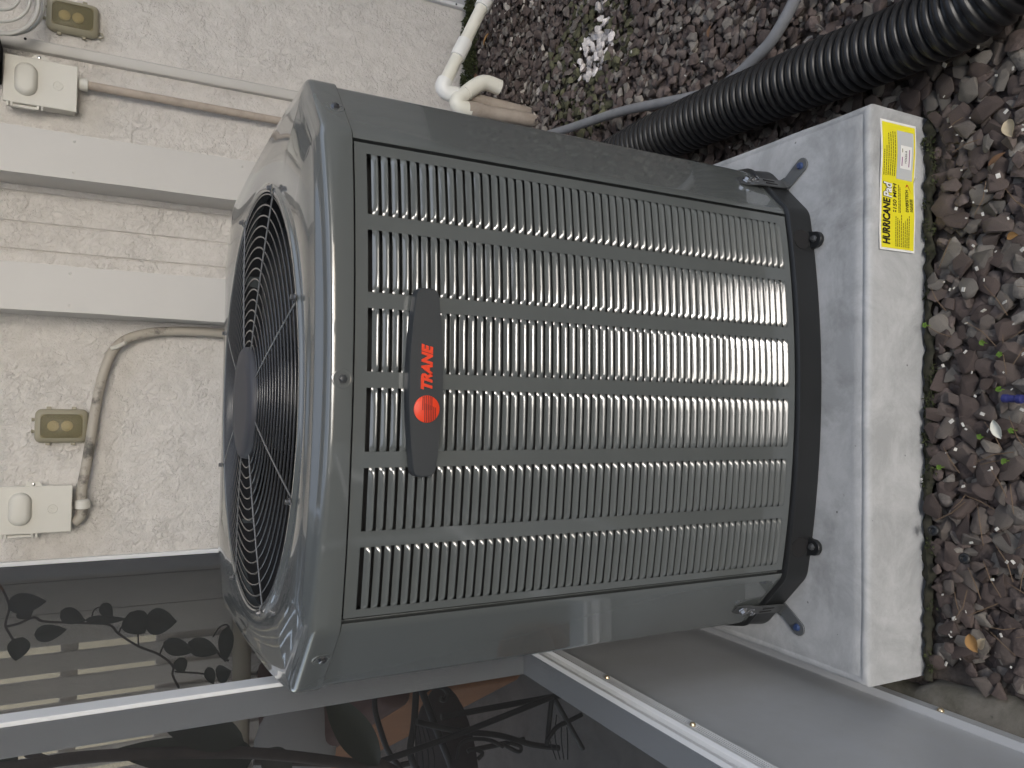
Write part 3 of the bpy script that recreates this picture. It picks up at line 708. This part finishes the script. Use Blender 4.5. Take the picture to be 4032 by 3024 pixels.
# tie-down straps at the two front corners
for sx in (-1, 1):
    th = R(47); n_ = Vector((sx*math.sin(th), -math.cos(th), 0)); tt = Vector((sx*math.cos(th), math.sin(th), 0))
    px_, py_ = PW+RHO*(.7071-.1668)+.066*.7071, -(HS-RHO*(.986-.7071))+.066*.7071; c0 = Vector((xfix(sx*px_, py_), CY+py_, 0))
    path = [(.0022,.212),(.0035,.20),(.008,.17),(.009,.15),(.010,.125),(.012,.111),(.018,.1062)]
    rings = []
    for d, zz in path:
        wv = tt*(.0125 if zz < .205 else .008)
        p = c0+n_*d+Vector((0,0,zz)); rings.append([p-wv, p+wv, p+wv-n_*.002, p-wv-n_*.002])
    sp2 = obj('tie_strap', MB().loft(rings, True, True, True), M_strap, ac, sm=30)
    fd = Vector((sx*.60, -.80, 0)); fn = Vector((-fd.y, fd.x, 0)); f0 = c0+n_*.008
    lobe = [f0-fn*.011-fd*.004, f0+fn*.011-fd*.004]+[f0+fd*.046+(fn*math.cos(R(a))+fd*math.sin(R(a)))*.0125 for a in range(0, 181, 20)]
    ft = obj('strap_foot', MB().prism([(p.x, p.y) for p in lobe], lambda x, y: (x, y, H+.001), lambda x, y: (x, y, H+.0042)), M_foot, sp2, bevel=.0008)
    pc = f0+fd*.044
    obj('anchor_screw', MB().lathe([(.0065,0),(.0065,.0015),(.0045,.003),(.0045,.005)], (pc.x, pc.y, H+.004), (0,0,1), 8), M_blue, sp2)
    for k, zz in enumerate((.197, .178)):
        p = c0+n_*(.006 if k else .0045)+tt*(.001 if k else -.002)
        obj('strap_bolt', MB().lathe([(.0085,0),(.0085,.002),(.006,.0028),(.006,.0075),(.003,.0085)], (p.x, p.y, zz), tuple(n_), 6), M_steel, sp2)
    for k in (-1, 1):
        p = c0+n_*.0098+tt*(.005*k)
        obj('strap_slot', MB().obox((p.x, p.y, .143), tuple(tt*.0012), tuple(n_*.0006), (0,0,.013)), M_dark, sp2)

# ================================================================== HOSE, CONDUIT, PVC
hp = [(.33,1.30,.052),(.47,1.15,.055),(.555,.95,.056),(.583,.70,.056),(.583,.45,.056),(.572,.20,.056),(.562,.04,.056),(.560,-.06,.056),(.569,-.15,.056),(.606,-.226,.056),(.672,-.272,.056),(.77,-.29,.056),(1.0,-.295,.056)]
C_ = catmull(hp, 60); L = [0]
for a, b in zip(C_, C_[1:]): L.append(L[-1]+(b-a).length)
Lt = L[-1]; PT = .0172; pts, rad = [], []
prof = [(0,-.0075),(.13,-.0075),(.22,-.0015),(.34,.0008),(.62,.0008),(.76,-.0015),(.87,-.0072)]
k = 0; j = 0
while k*PT < Lt-.03:
    for f_, dr in prof:
        s = (k+f_)*PT
        while j < len(L)-2 and L[j+1] < s: j += 1
        q = (s-L[j])/(L[j+1]-L[j]); pts.append(C_[j].lerp(C_[j+1], q)); rad.append(.0555+dr*.8)
    k += 1
tag(obj('corrugated_pipe', MB().tube(pts, rad, 44), M_hose, sm=60), 'large black corrugated drain pipe lying on the gravel beside the pad', 'drain pipe')
gp = [(.80,1.30,.0),(.757,1.07,.018),(.737,.92,.018),(.717,.782,.018),(.690,.65,.018),(.669,.548,.016),(.655,.46,.014),(.661,.389,.016),(.678,.33,.018),(.699,.285,.018),(.747,.235,.018),(.84,.17,.016),(1.0,.08,.01)]
tag(obj('grey_conduit', MB().tube(catmull(gp, 10), .0118, 14), M_gcond, sm=60), 'thin grey plastic conduit curving over the gravel behind the black pipe', 'conduit')

t = thing('condensate_trap', (.872, 1.33, 0), 'cream PVC elbow trap with open end beside the condenser', 'pipe')
PR = .0205
def fit(name, path, r_, m_, par, n=18): return obj(name, MB().tube(path, r_, n), m_, par, sm=50)
fit('riser', [(.876,1.33,-.06),(.867,1.33,.195)], PR, M_oldpvc, t)
fit('coupling', [(.8685,1.33,.155),(.8665,1.33,.205)], PR+.0035, M_oldpvc, t)
el = catmull([(.866,1.33,.196),(.8665,1.33,.222),(.878,1.33,.238),(.898,1.331,.228)], 6); fit('elbow', el, PR+.0032, M_cpvc, t)
fit('cross_pipe', catmull([(.892,1.331,.230),(.920,1.331,.203),(.940,1.331,.18)], 6), PR, M_cpvc, t)
oe = catmull([(.914,1.331,.209),(.940,1.331,.181),(.957,1.331,.155),(.960,1.331,.13),(.955,1.331,.096)], 6)
fit('open_elbow', oe, PR+.003, M_cpvc, t)
fit('open_end', [(.9553,1.331,.0975),(.9548,1.331,.0955)], PR-.002, M_dark, t)
t = thing('drain_line', (.912, 1.36, 0), 'white PVC drain line sloping down to the right along the wall', 'pipe')
fit('riser', [(.906,1.36,-.06),(.915,1.36,.25)], PR-.001, M_oldpvc, t)
fit('elbow', catmull([(.915,1.36,.215),(.916,1.36,.25),(.922,1.36,.268),(.934,1.36,.2725),(.952,1.36,.266)], 6), PR+.0035, M_pvc, t)
dl = lambda s: (.935+.47*s, 1.36, .272-.215*s)
fit('pipe', [dl(.0), dl(1.4)], PR-.001, M_cpvc, t)
fit('coupling', [dl(.205), dl(.325)], PR+.003, M_pvc, t)
fit('coupling', [dl(.60), dl(1.35)], PR+.0004, M_pvc, t)
fit('coupling', [dl(.575), dl(.66)], PR+.0035, M_pvc, t)

# ================================================================== GRAVEL
def rock_variant(seed):
    rg = np.random.default_rng(seed); k = 13
    p = rg.normal(size=(k, 3)); p /= np.linalg.norm(p, axis=1)[:, None]; p *= rg.uniform(.78, 1.05, (k, 1)); p *= np.array([1, rg.uniform(.58,.92), rg.uniform(.28,.48)])
    bm = bmesh.new()
    for q in p: bm.verts.new(q)
    bmesh.ops.convex_hull(bm, input=bm.verts)
    for v in [v for v in bm.verts if not v.link_faces]: bm.verts.remove(v)
    bmesh.ops.bevel(bm, geom=list(bm.edges), offset=.10, segments=1, affect='EDGES', clamp_overlap=True)
    bmesh.ops.triangulate(bm, faces=bm.faces); bm.verts.index_update()
    V = np.array([v.co[:] for v in bm.verts]); F = np.array([[v.index for v in f.verts] for f in bm.faces]); bm.free(); return V, F
VAR = [rock_variant(100+i) for i in range(22)]

def bed(u, v):
    x, y = -.452+2.9*u, -1.2+3.02*v
    return (x, y, -.040+.006*mnoise.noise((x*9, y*9, 0)))
gb = tag(obj('gravel_bed', MB().grid(bed, 58, 60), M_soil, sm=60), kind='structure'); ORG[gb.name] = Vector()
def ground_clear(x, y, r_):
    if -.457-r_*.55 < x < .457+r_*.35 and -.012-r_*.6 < y < .915+r_*.3: return False
    if x < -.447+r_*.45 and y < 0: return False
    if y > YW-r_*.6: return False
    return True
def in_view(x, y, mrg=140):
    p = Vector((x, y, -.02))-Vector(CAM); w = p.dot(fw)
    if w <= .05: return False
    X, Y = 2016+FPX*p.dot(d2)/w, 1512-FPX*p.dot(r2)/w
    return -mrg < X < 4032+mrg and -mrg < Y < 3024+mrg
def tintat(x, y):
    w_ = math.hypot((x-.955)/.095, (y-.985)/.10)+.35*mnoise.noise((x*30, y*30, 2))
    w2 = math.hypot((x-1.09)/.045, (y-.955)/.05)
    if (w_ < .85 or w2 < .6) and random.random() < .86: k = random.uniform(.45, .8); return (k, k*.95, k*.92)
    g_ = math.hypot((x-.95)/.21, (y-1.02)/.21)+.4*mnoise.noise((x*22, y*22, 5))
    if g_ < 1 and random.random() < .5: k = random.uniform(.7, 1.5); return (.085*k, .085*k, .050*k)
    u = random.random(); 
    if y > 1.25 and u > .93: return (.48, .44, .39)
    for (a, ca), (b, cb) in zip(STONE, STONE[1:]):
        if u <= b: q = (u-a)/(b-a); return tuple(ca[i]+(cb[i]-ca[i])*q for i in range(3))
    return STONE[-1][1]
rocks = []                                          # (x, y, z, half length, variant, matrix)
def scatter(x0, x1, y0, y1, sp, z0, szf, only_view):
    nx, ny = int((x1-x0)/sp), int((y1-y0)/sp)
    for i in range(nx):
        for j in range(ny):
            x = x0+(i+.5+random.uniform(-.42,.42))*sp; y = y0+(j+.5+random.uniform(-.42,.42))*sp; r_ = szf(y)
            if only_view is not None and in_view(x, y) != only_view: continue
            if not ground_clear(x, y, r_): continue
            e = Quaternion((0,0,1), random.uniform(0, 6.283)) @ Quaternion((1,0,0), random.gauss(0, .24)) @ Quaternion((0,1,0), random.gauss(0, .24))
            rocks.append((x, y, z0+random.uniform(-.006, .006), r_, random.randrange(len(VAR)), e))
big = lambda y: random.choice((1,1,1,.62))*random.uniform(.0135,.0245)*(1.14 if y < .15 else .86)
sml = lambda y: random.uniform(.009,.016)
scatter(-.46, 2.0, -.7, 1.83, .0258, -.030, big, True)
scatter(-.46, 2.0, -.7, 1.83, .0275, -.0215, big, True)
scatter(-.46, 2.0, -.7, 1.83, .030, -.034, sml, True)
scatter(-.46, 2.0, -.7, 1.83, .027, -.036, big, True)
scatter(-.46, 2.1, -1.1, 1.83, .040, -.028, lambda y: random.uniform(.018,.028), False)
def key(k):
    x, y, zz, r_, v, e = k; p = Vector((x, y, zz))-Vector(CAM); w = p.dot(fw)
    return -(r_/w) if (in_view(x, y, -30) and zz > -.029) else 1
rocks.sort(key=key)
vm = []
for V, F in VAR:
    mb = MB(); mb.v = [tuple(v) for v in V]; mb.f = [tuple(f) for f in F]; vm.append(mesh('stone', mb, M_stone, 28))
for x, y, zz, r_, v, e in rocks[:300]:
    o = bpy.data.objects.new('stone', vm[v]); COL.objects.link(o); o.parent = gb; o.location = (x, y, zz); o.rotation_mode = 'QUATERNION'; o.rotation_quaternion = e; o.scale = (r_*1.12, r_*1.12, r_*1.12)
VV, FF, TT, off = [], [], [], 0
for x, y, zz, r_, v, e in rocks[300:]:
    V, F = VAR[v]; M3 = np.array(e.to_matrix())
    VV.append((V*r_*1.12) @ M3.T+np.array([x, y, zz])); FF.append(F+off); off += len(V)
    TT.append(np.tile(np.array([*tintat(x, y), 1.0]), (len(V), 1)))
VV = np.concatenate(VV); FF = np.concatenate(FF); TT = np.concatenate(TT)
me = bpy.data.meshes.new('gravel'); me.vertices.add(len(VV)); me.vertices.foreach_set('co', VV.ravel().astype(np.float32))
me.loops.add(FF.size); me.loops.foreach_set('vertex_index', FF.ravel().astype(np.int32)); me.polygons.add(len(FF))
me.polygons.foreach_set('loop_start', np.arange(0, FF.size, 3, dtype=np.int32)); me.update(calc_edges=True); me.validate()
at = me.color_attributes.new('tint', 'FLOAT_COLOR', 'POINT'); at.data.foreach_set('color', TT.ravel().astype(np.float32))
me.polygons.foreach_set('use_smooth', [True]*len(me.polygons)); me.set_sharp_from_angle(angle=R(28)); me.materials.append(M_gravel)
go = bpy.data.objects.new('gravel', me); COL.objects.link(go); go.parent = gb; go['kind'] = 'stuff'
print('rocks', len(rocks), 'tris', len(FF))

# mossy soil strip along the pad front, moss at the wall foot
def ridge(u, v):
    x = -.46+.93*u; y = -.020+.022*v
    return (x, y+.008*mnoise.noise((x*40, v*3, 1)), -.032+.010*math.sin(math.pi*min(1, .25+v*.85))+.010*mnoise.noise((x*60, y*60, 3)))
tag(obj('mossy_soil', MB().grid(ridge, 180, 8), M_mossy, sm=60), kind='structure')
def clump(cx, cy, cz, rx, ry, rz, n, size, mb):
    for _ in range(n):
        a, b = random.uniform(0, 6.283), random.random()**.6
        p = Vector((cx+rx*b*math.cos(a), cy+ry*b*math.sin(a), cz+rz*(1-b*b)*random.uniform(.5,1.1)))
        d = Vector((random.gauss(0,1), random.gauss(0,1), random.gauss(.6,.8))).normalized(); s_ = d.cross(Vector((random.gauss(0,1), random.gauss(0,1), 0))).normalized()
        l = size*random.uniform(.6,1.4)
        mb.add([p-s_*l*.4, p+d*l*.5-s_*l*.1, p+d*l, p+s_*l*.4+d*l*.3], [(0,1,2,3)])
mm = MB()
for k in range(16):
    x = 1.13+.32*k/15; clump(x, 1.775+random.uniform(-.02,.03), -.012, .035, .04, .032, 260, .009, mm)
tag(obj('moss', mm, M_moss, sm=0, fix=False), 'dark green moss tufts along the foot of the stucco wall', 'moss', kind='stuff')
mm = MB()
for _ in range(40):
    x = random.uniform(-.44,.45); clump(x, -.012+random.uniform(-.014,.006), -.027, .012, .008, .010, 22, .005, mm)
tag(obj('moss', mm, M_moss, sm=0, fix=False), 'thin dark moss along the foot of the pad front', 'moss', kind='stuff')

# litter: shell chips, twigs (countless), then leaves, sprouts, cap
def on_ground(xp, yp, zz=-.012): return px(xp, yp, 2, zz)
ch = MB()
for _ in range(150):
    x, y = (random.uniform(-.42,.55), random.uniform(-.2,-.045)) if random.random() < .45 else (random.uniform(.5,1.5), random.uniform(.3,1.75))
    if not ground_clear(x, y, .005): continue
    c = Vector((x, y, -.008+random.uniform(-.004,.003))); q = Matrix.Rotation(random.uniform(0,6.28), 3, 'Z') @ Matrix.Rotation(random.gauss(0,.5), 3, 'X'); l = random.uniform(.0012,.0036)
    ch.obox(c, q @ Vector((l,0,0)), q @ Vector((0,l*random.uniform(.4,.9),0)), q @ Vector((0,0,l*.25)))
tag(obj('shell_chips', ch, mat('shell_white', (.6,.58,.53), .6, var=.3, vscale=60), sm=0), 'scattered white shell chips on the gravel', 'shell chips', kind='stuff')
tw = MB()
for _ in range(48):
    x, y = random.uniform(-.42,.56), random.uniform(-.21,-.035)
    if not ground_clear(x, y, .005): continue
    a = random.uniform(0, 3.14); l = random.uniform(.012,.032); c = Vector((x, y, -.006))
    d = Vector((math.cos(a), math.sin(a), random.gauss(0,.12)))*l; b = Vector((-d.y, d.x, 0))*random.uniform(-.3,.3)
    tw.tube([c-d, c+b*.6, c+d+Vector((0,0,.002))], [.0006,.0008,.0004], 5)
tag(obj('twigs', tw, mat('twig', (.16,.11,.07), .8), sm=0), 'thin dry brown twigs scattered over the gravel', 'twigs', kind='stuff')
def leafmesh(mb, base, tip, width, normal, curl=.15, nu=8, nv=4, shape=.9):
    base, tip = Vector(base), Vector(tip); d = tip-base; L_ = d.length; d = d.normalized(); n_ = Vector(normal); n_ = (n_-d*n_.dot(d)).normalized(); s_ = d.cross(n_)
    def f(u, v):
        w = width*.5*(math.sin(math.pi*min(1, u**shape))**.8 if 0 < u < 1 else .02)
        t_ = (v-.5)*2
        return base+d*(L_*u)+s_*(w*t_)+n_*(curl*width*(t_*t_-.3)*(1 if 0 < u < 1 else 0)+curl*L_*.35*math.sin(math.pi*u))
    return mb.grid(f, nu, nv)
def dry_leaf(name, pb, pt, w, col, label, z=-.004):
    a, b = on_ground(*pb, z), on_ground(*pt, z+.004)
    tag(obj(name, leafmesh(MB(), a, b, w, (.15,.1,1), .2), col, sm=60), label, 'leaf')
M_dry = mat('dry_leaf', (.36,.20,.07), .7, var=.2, vscale=60); M_dry2 = mat('pale_dry_leaf', (.48,.40,.27), .7, var=.15, vscale=60); M_dry3 = mat('brown_dry_leaf', (.20,.11,.06), .75, var=.2, vscale=60)
dry_leaf('dry_leaf', (3815,2495), (3850,2570), .020, M_dry, 'orange brown fallen leaf on gravel before the left pad corner')
dry_leaf('dry_leaf', (3855,2555), (3880,2515), .014, M_dry2, 'pale tan leaf scrap beside the orange brown fallen leaf')
dry_leaf('dry_leaf', (3970,470), (3985,540), .020, M_dry2, 'pale curled leaf on gravel right of the yellow sticker')
dry_leaf('dry_leaf', (3890,655), (3960,600), .010, M_dry3, 'narrow brown curled leaf on gravel below the sticker', 0)
dry_leaf('dry_leaf', (3965,935), (4010,925), .012, M_dry, 'small orange leaf fragment at the near edge of gravel')
dry_leaf('dry_leaf', (3310,10), (3350,-20), .016, M_dry2, 'long pale fallen leaf behind the black pipe', .0)
dry_leaf('dry_leaf', (2790,150), (2800,100), .014, M_dry3, 'small rust brown leaf on gravel behind the black pipe', .0)
dry_leaf('dry_leaf', (1925,130), (1905,180), .020, M_dry, 'orange brown leaf by the moss under the white pipe', .0)
dry_leaf('dry_leaf', (1870,290), (1900,330), .022, M_dry3, 'brown leaf at the wall foot near the cream elbow', .0)
sl_ = [(3868,1350), (3940,1395), (3645,1280), (3860,1720), (3985,1695), (3935,1533), (3700,1840), (3955,1815)]
sn = ['beside the twig in front of the pad', 'right of the largest sprout', 'at the mossy edge of the pad', 'near the blue plug', 'next to the pale shell by the blue plug', 'between two stones above the blue plug', 'close to the pad below the plug', 'at the near edge of the gravel']
for (a, b), nm in zip(sl_, sn):
    c = on_ground(a, b, -.002); mb = MB(); nlf = 4 if nm.startswith('beside') else 3
    for k in range(nlf+2):
        an = k*6.283/(nlf+2)+a; t_ = c+Vector((math.cos(an), math.sin(an), .35))*random.uniform(.0042,.0062); leafmesh(mb, c+Vector((0,0,.002)), t_, .005, (0,0,1), .2, 4, 2, .7)
    mb.tube([c-Vector((0,0,.012)), c+Vector((0,0,.003))], .0006, 5)
    tag(obj('sprout', mb, M_sprout, sm=0, fix=False), 'small bright green sprout in the gravel '+nm, 'sprout', 'green sprouts in the gravel')
c = on_ground(3985, 1570, -.002); dx = (on_ground(4032, 1572, -.002)-c).normalized()
tag(obj('plastic_plug', MB().lathe([(.003,-.014),(.0062,-.013),(.0062,-.006),(.0054,-.005),(.0054,.006),(.0066,.007),(.0066,.014),(.004,.015)], c, tuple(dx), 16), mat('blue_plastic', (.03,.035,.16), .45), bevel=.0004), 'small dark blue plastic plug lying on the gravel', 'plug')
c = on_ground(3925, 1695, 0)
tag(obj('shell', leafmesh(MB(), c-Vector((.012,.006,0)), c+Vector((.016,.004,.002)), .014, (.1,-.2,1), .35), mat('pale_shell', (.55,.56,.50), .5), sm=60), 'pale oval shell on the gravel near the blue plug', 'shell')
for (xp, yp), lb in (((3640, 2090), 'small black plastic clip on the gravel in front of the pad'), ((3762, 2200), 'small black plastic cap on the gravel nearest the left strap foot')):
    c = on_ground(xp+40, yp, -.002); mb = MB().lathe([(.008,0),(.0085,.002),(.0085,.008),(.006,.0095),(.004,.0095),(.004,.005)], c, (.2,-.3,1), 10); tag(obj('bottle_top', mb, M_black, bevel=.0006), lb, 'cap')

# ================================================================== PORCH, SEEN THROUGH THE SCREEN
# slatted fence at the back of the porch
BYF = 3.2
fb = thing('board_fence', (-1.8, BYF, 0), 'upright grey boards with bright gaps at the back of the porch', 'fence')
xb = -.70
for k in range(3): obj('board', MB().box(xb-.139, xb, BYF, BYF+.02, -.012, 2.58), M_board, fb, bevel=.003); xb -= .142
xb = -1.158
for k in range(15):
    obj('board', MB().box(xb-.086, xb-.0, BYF+random.uniform(-.004,.004), BYF+.018, -.012, 2.58), M_board, fb, bevel=.003); xb -= .111
for za, zb in ((-.01, .90), (1.22, 1.29), (2.2, 2.3)):
    obj('fence_rail', MB().box(-3.3, -.45, BYF+.03, BYF+.06, za, zb), M_board, fb, bevel=.003)
obj('fence_rail', MB().box(-1.13, -.45, BYF+.022, BYF+.028, .9, 2.58), M_board, fb)
nb = thing('neighbour_wall', (-2, 5.2, 0), 'cream wall glimpsed through the gaps of the board fence', 'wall')
obj('wall_face', MB().box(-5, 1, 5.2, 5.4, -.05, 2.2), M_cream2, nb)
# upholstered bench with a tan rail
a_, b_ = Vector((-.86,1.29,0)), Vector((-1.85,3.05,0)); dd = (b_-a_).normalized(); nn = Vector((-dd.y, dd.x, 0))
bench = thing('patio_bench', tuple((a_+b_)/2), 'rust brown upholstered patio bench with tan rail behind the screen', 'bench')
def slab(name, s0, s1, n0, n1, z0, z1, m_, bv=.02):
    c = a_+dd*(s0+s1)/2+nn*(n0+n1)/2+Vector((0,0,(z0+z1)/2)); return obj(name, MB().obox(c, dd*(s1-s0)/2, nn*(n1-n0)/2, (0,0,(z1-z0)/2)), m_, bench, bevel=bv, seg=3)
L_ = (b_-a_).length
slab('seat_base', 0, L_, -.55, 0, .0, .34, M_rust); slab('seat_cushion', .02, L_*.5-.01, -.54, .015, .345, .44, M_rust2, .035); slab('seat_cushion', L_*.5+.01, L_-.02, -.54, .015, .345, .44, M_rust2, .035)
tag(obj('bench_post', MB().box(-2.4, -2.36, 2.7, 2.74, -.01, .5), M_iron), None) if False else None
obj('rail', MB().tube([(-.80,2.86,.585),(-1.2,2.9,.565),(-1.75,2.95,.555),(-2.3,3.0,.555)], .040, 16), M_rail, bench, sm=60)
obj('rail_post', MB().box(-.86,-.82,2.84,2.88,-.01,.56), M_rail, bench); obj('rail_post', MB().box(-2.24,-2.20,2.97,3.01,-.01,.53), M_rail, bench)
mb = MB(); cc = px(1130, 2950, 1, 1.95); rings = []
for k in range(9):
    t_ = k/8; q = math.sin(math.pi*(.04+.92*t_))**.6; rings.append([(cc.x+.19*q*math.cos(R(a)), cc.y-.05+.10*t_+.05*q*0, cc.z-.03+.145*q*math.sin(R(a))) for a in range(0, 360, 15)])
tag(obj('cushion', mb.loft(rings, True, True, True), M_pale, sm=60), 'pale rounded cushion leaning on the rust brown patio bench', 'cushion')
# wrought iron chair
ch_ = thing('iron_chair', (-.86, .98, 0), 'black wrought iron patio chair with scrolls behind the screen', 'chair')
def iron(P, y, r_, name='bar', y2=None):
    q = [px(a, b, 1, y+(0 if y2 is None else (y2-y)*i/max(1, len(P)-1))) for i, (a, b) in enumerate(P)]
    return obj(name, MB().tube(catmull(q, 6) if len(q) > 2 else q, r_, 8), M_iron, ch_, sm=60)
iron([(1440,3018),(1660,2943),(1848,2874),(2173,2744)], .90, .0075, 'seat_rail')
iron([(2173,2744),(2153,2931)], .90, .0065, 'leg', .93); iron([(2183,2750),(2295,2948)], .90, .0065, 'leg', .92)
iron([(2153,2915),(2190,2865),(2234,2842),(2291,2813)], .91, .006, 'scroll')
iron([(1640,2705),(1630,2850),(1616,2968),(1660,3060)], 1.0, .009, 'back_post'); iron([(1660,2715),(1717,2866),(1766,2988),(1790,3060)], .98, .009, 'back_post')
iron([(1662,2735),(1690,2708),(1738,2703),(1762,2728),(1750,2756),(1734,2750)], .98, .0065, 'scroll')
iron([(1640,2842),(1807,2878),(1962,2895),(2092,2931),(2200,2945)], .95, .0075, 'arm_rail')
iron([(1475,2745),(1478,2800),(1500,2880),(1530,2960),(1580,3030)], 1.02, .007, 'back_curve')
for dx_ in (0, 22, 44, 66): iron([(1632+dx_*.6,2850),(1640+dx_,2960),(1645+dx_,3040)], .985, .0018, 'wire')
for dx_ in (0, 25, 50, 75): iron([(2172+dx_*.8,2790+dx_),(2160+dx_,2890+dx_*.4),(2190+dx_*.6,2990)], .915, .0016, 'wire')
iron([(1800,2990),(1815,2930),(1860,2910),(1930,2915),(1980,2940)], .93, .005, 'scroll'); iron([(1840,2960),(1862,2950),(1900,2965),(1880,2990)], .93, .005, 'scroll'); iron([(1980,2930),(2040,2960),(2050,2940),(2010,2925)], .93, .005, 'scroll')
for P in ((-.80,.98),(-1.05,.98),(-.80,1.3),(-1.05,1.3)): obj('leg', MB().tube([(P[0],P[1],.40),(P[0],P[1],-.012)], .008, 8), M_iron, ch_)
def seatf(u, v):
    a = 6.283*u; rr = v; return (-.965+.19*rr*math.cos(a), 1.09+.19*rr*math.sin(a), .33+.05*(1-rr**6))
obj('seat_cushion', MB().grid(seatf, 28, 6), mat('dark_cushion', (.028,.02,.02), .9), ch_, sm=60)
# potted plant with lance leaves close behind the screen
pp = thing('potted_plant', (-.98, .40, 0), 'dark stemmed plant with long lance leaves close behind the screen', 'plant')
obj('pot', MB().lathe([(.10,0),(.14,.24),(.15,.25),(.15,.29),(.13,.29),(.12,.24)], (-.98,.40,-.012), (0,0,1), 28), M_terr, pp)
YP = .60
stp = [px(-250, 3060, 1, YP), px(122, 3012, 1, YP), px(300, 2985, 1, YP), px(600, 2967, 1, YP), px(1007, 2966, 1, YP), px(1373, 3006, 1, YP), px(1560, 3040, 1, YP), Vector((-.90,.50,.42)), Vector((-.98,.40,.2))]
obj('stem', MB().tube(catmull(stp, 8), [.010]*len(catmull(stp, 8)), 10), M_stem, pp, sm=60)
obj('stem', MB().tube([px(195, 2995, 1, YP), px(140, 2975, 1, YP), px(110, 2970, 1, YP+.03)], .006, 8), M_stem, pp)
obj('stem', MB().tube(catmull([px(1480, 3030, 1, .66), px(1350, 3010, 1, .66), px(1000, 3000, 1, .66)], 6), .006, 8), M_stem, pp)
VN = Vector((.35,-1,.3))
for bpt, tpt, w, y in (((960,2920),(595,2806),.062,.58), ((1010,2980),(430,2958),.058,.60), ((1490,3015),(1273,2710),.062,.57), ((1000,2955),(700,3060),.075,.61), ((1030,2960),(1150,3040),.05,.62), ((-40,2960),(40,3080),.06,.6)):
    obj('leaf', leafmesh(MB(), px(*bpt, 1, y+.02), px(*tpt, 1, y), w, VN, .12, 12, 4), M_leaf, pp, sm=60, fix=False)
# climbing vine with broad leaves
vn = thing('climbing_vine', (-.60, 1.45, .9), 'thin vine with broad dark leaves hanging behind the far screen panel', 'vine')
YV = 1.46
cv_ = lambda a, b: px(a*.407, 2150+b*.407, 1, YV)
for P, rr in (([(-60,300),(40,450),(90,590),(60,720),(60,790),(130,910)], .0028), ([(60,780),(180,750),(330,690),(430,730),(800,745),(1050,760),(1150,850),(1340,970),(1540,1050),(1670,1160),(1670,1250),(1730,1370)], .003), ([(1150,840),(1180,780),(1240,750)], .0022), ([(1340,970),(1335,840)], .0022), ([(1545,1050),(1570,990),(1600,930)], .0022), ([(1690,1215),(1990,1240),(2060,1300)], .0025), ([(2060,880),(2120,790),(2190,760),(2220,800)], .002), ([(2090,1000),(2150,1080),(2212,1110)], .003), ([(890,680),(910,620),(960,590)], .0018)):
    obj('stem', MB().tube(catmull([cv_(*q) for q in P], 6), rr, 7), M_stem, vn, sm=60)
top = cv_(-60, 300); obj('stem', MB().tube([top, top+Vector((.02,.05,.5)), top+Vector((.0,.1,1.15))], .003, 7), M_stem, vn)
for (bx, by), (tx, ty), w in (((70,560),(455,520),150), ((230,590),(300,690),130), ((585,630),(830,710),120), ((330,860),(650,790),125), ((220,880),(160,1095),150), ((990,555),(1090,680),95), ((820,715),(1225,690),70), ((1255,640),(1400,830),200), ((1400,715),(1705,715),205), ((1580,930),(1870,1005),135), ((1820,930),(2110,1010),150), ((1735,1080),(1770,1215),105), ((2200,780),(2170,1110),120), ((2010,1170),(2060,1320),85), ((2090,1250),(2230,1190),150)):
    k = .407*2.62/FPX*.98
    obj('leaf', leafmesh(MB(), cv_(bx, by), cv_(tx, ty)+Vector((0,-.015,0)), w*k, (.1,-1,.25), .18, 10, 4, .75), M_leaf, vn, sm=60, fix=False)

# unseen trees added behind the camera to block sky and darken the enamel's reflections
tl = MB()
for cx, cy, cz, rx, rz, n in ((-7.8,-5.5,5.6,3.4,4.2,2600),(-3.4,-7.4,6.0,3.3,4.6,3000),(1.3,-8.2,8.9,3.0,3.4,2200),(5.6,-6.8,5.6,3.2,4.2,2600)):
    tl.tube([(cx,cy,-.05),(cx+.1,cy,1.2),(cx-.05,cy+.1,3.2)], [.2,.16,.1], 10)
    for _ in range(n):
        d = Vector((random.gauss(0,1), random.gauss(0,1), random.gauss(0,1))).normalized()*random.random()**.4
        c = Vector((cx+d.x*rx, cy+d.y*rx*.8, max((1.7 if cz < 8 else 5.6)+.25*math.sin(cx*3+d.x*7), cz+d.z*rz))); q = Matrix.Rotation(random.uniform(0,6.28), 3, 'Z') @ Matrix.Rotation(random.gauss(1.0,.6), 3, 'X'); l = random.uniform(.25,.5)
        tl.add([c+q @ Vector((-l,0,0)), c+q @ Vector((0,-l*.5,0)), c+q @ Vector((l,0,0)), c+q @ Vector((0,l*.5,0))], [(0,1,2,3)])
for _ in range(5200):                  # unseen low hedge, added to dim the frontal light
    c = Vector((random.uniform(-9, 7.5), -6.3+random.uniform(-.4,.4), random.uniform(0, 1.55+.1*random.random()))); q = Matrix.Rotation(random.uniform(0,6.28), 3, 'Z') @ Matrix.Rotation(random.gauss(1.0,.6), 3, 'X'); l = random.uniform(.08,.16)
    tl.add([c+q @ Vector((-l,0,0)), c+q @ Vector((0,-l*.5,0)), c+q @ Vector((l,0,0)), c+q @ Vector((0,l*.5,0))], [(0,1,2,3)])
tag(obj('added_tree_line', tl, M_leaf, sm=0, fix=False), 'unseen leafy trees and low hedge behind the viewer, added to block sky light', 'trees', kind='stuff')
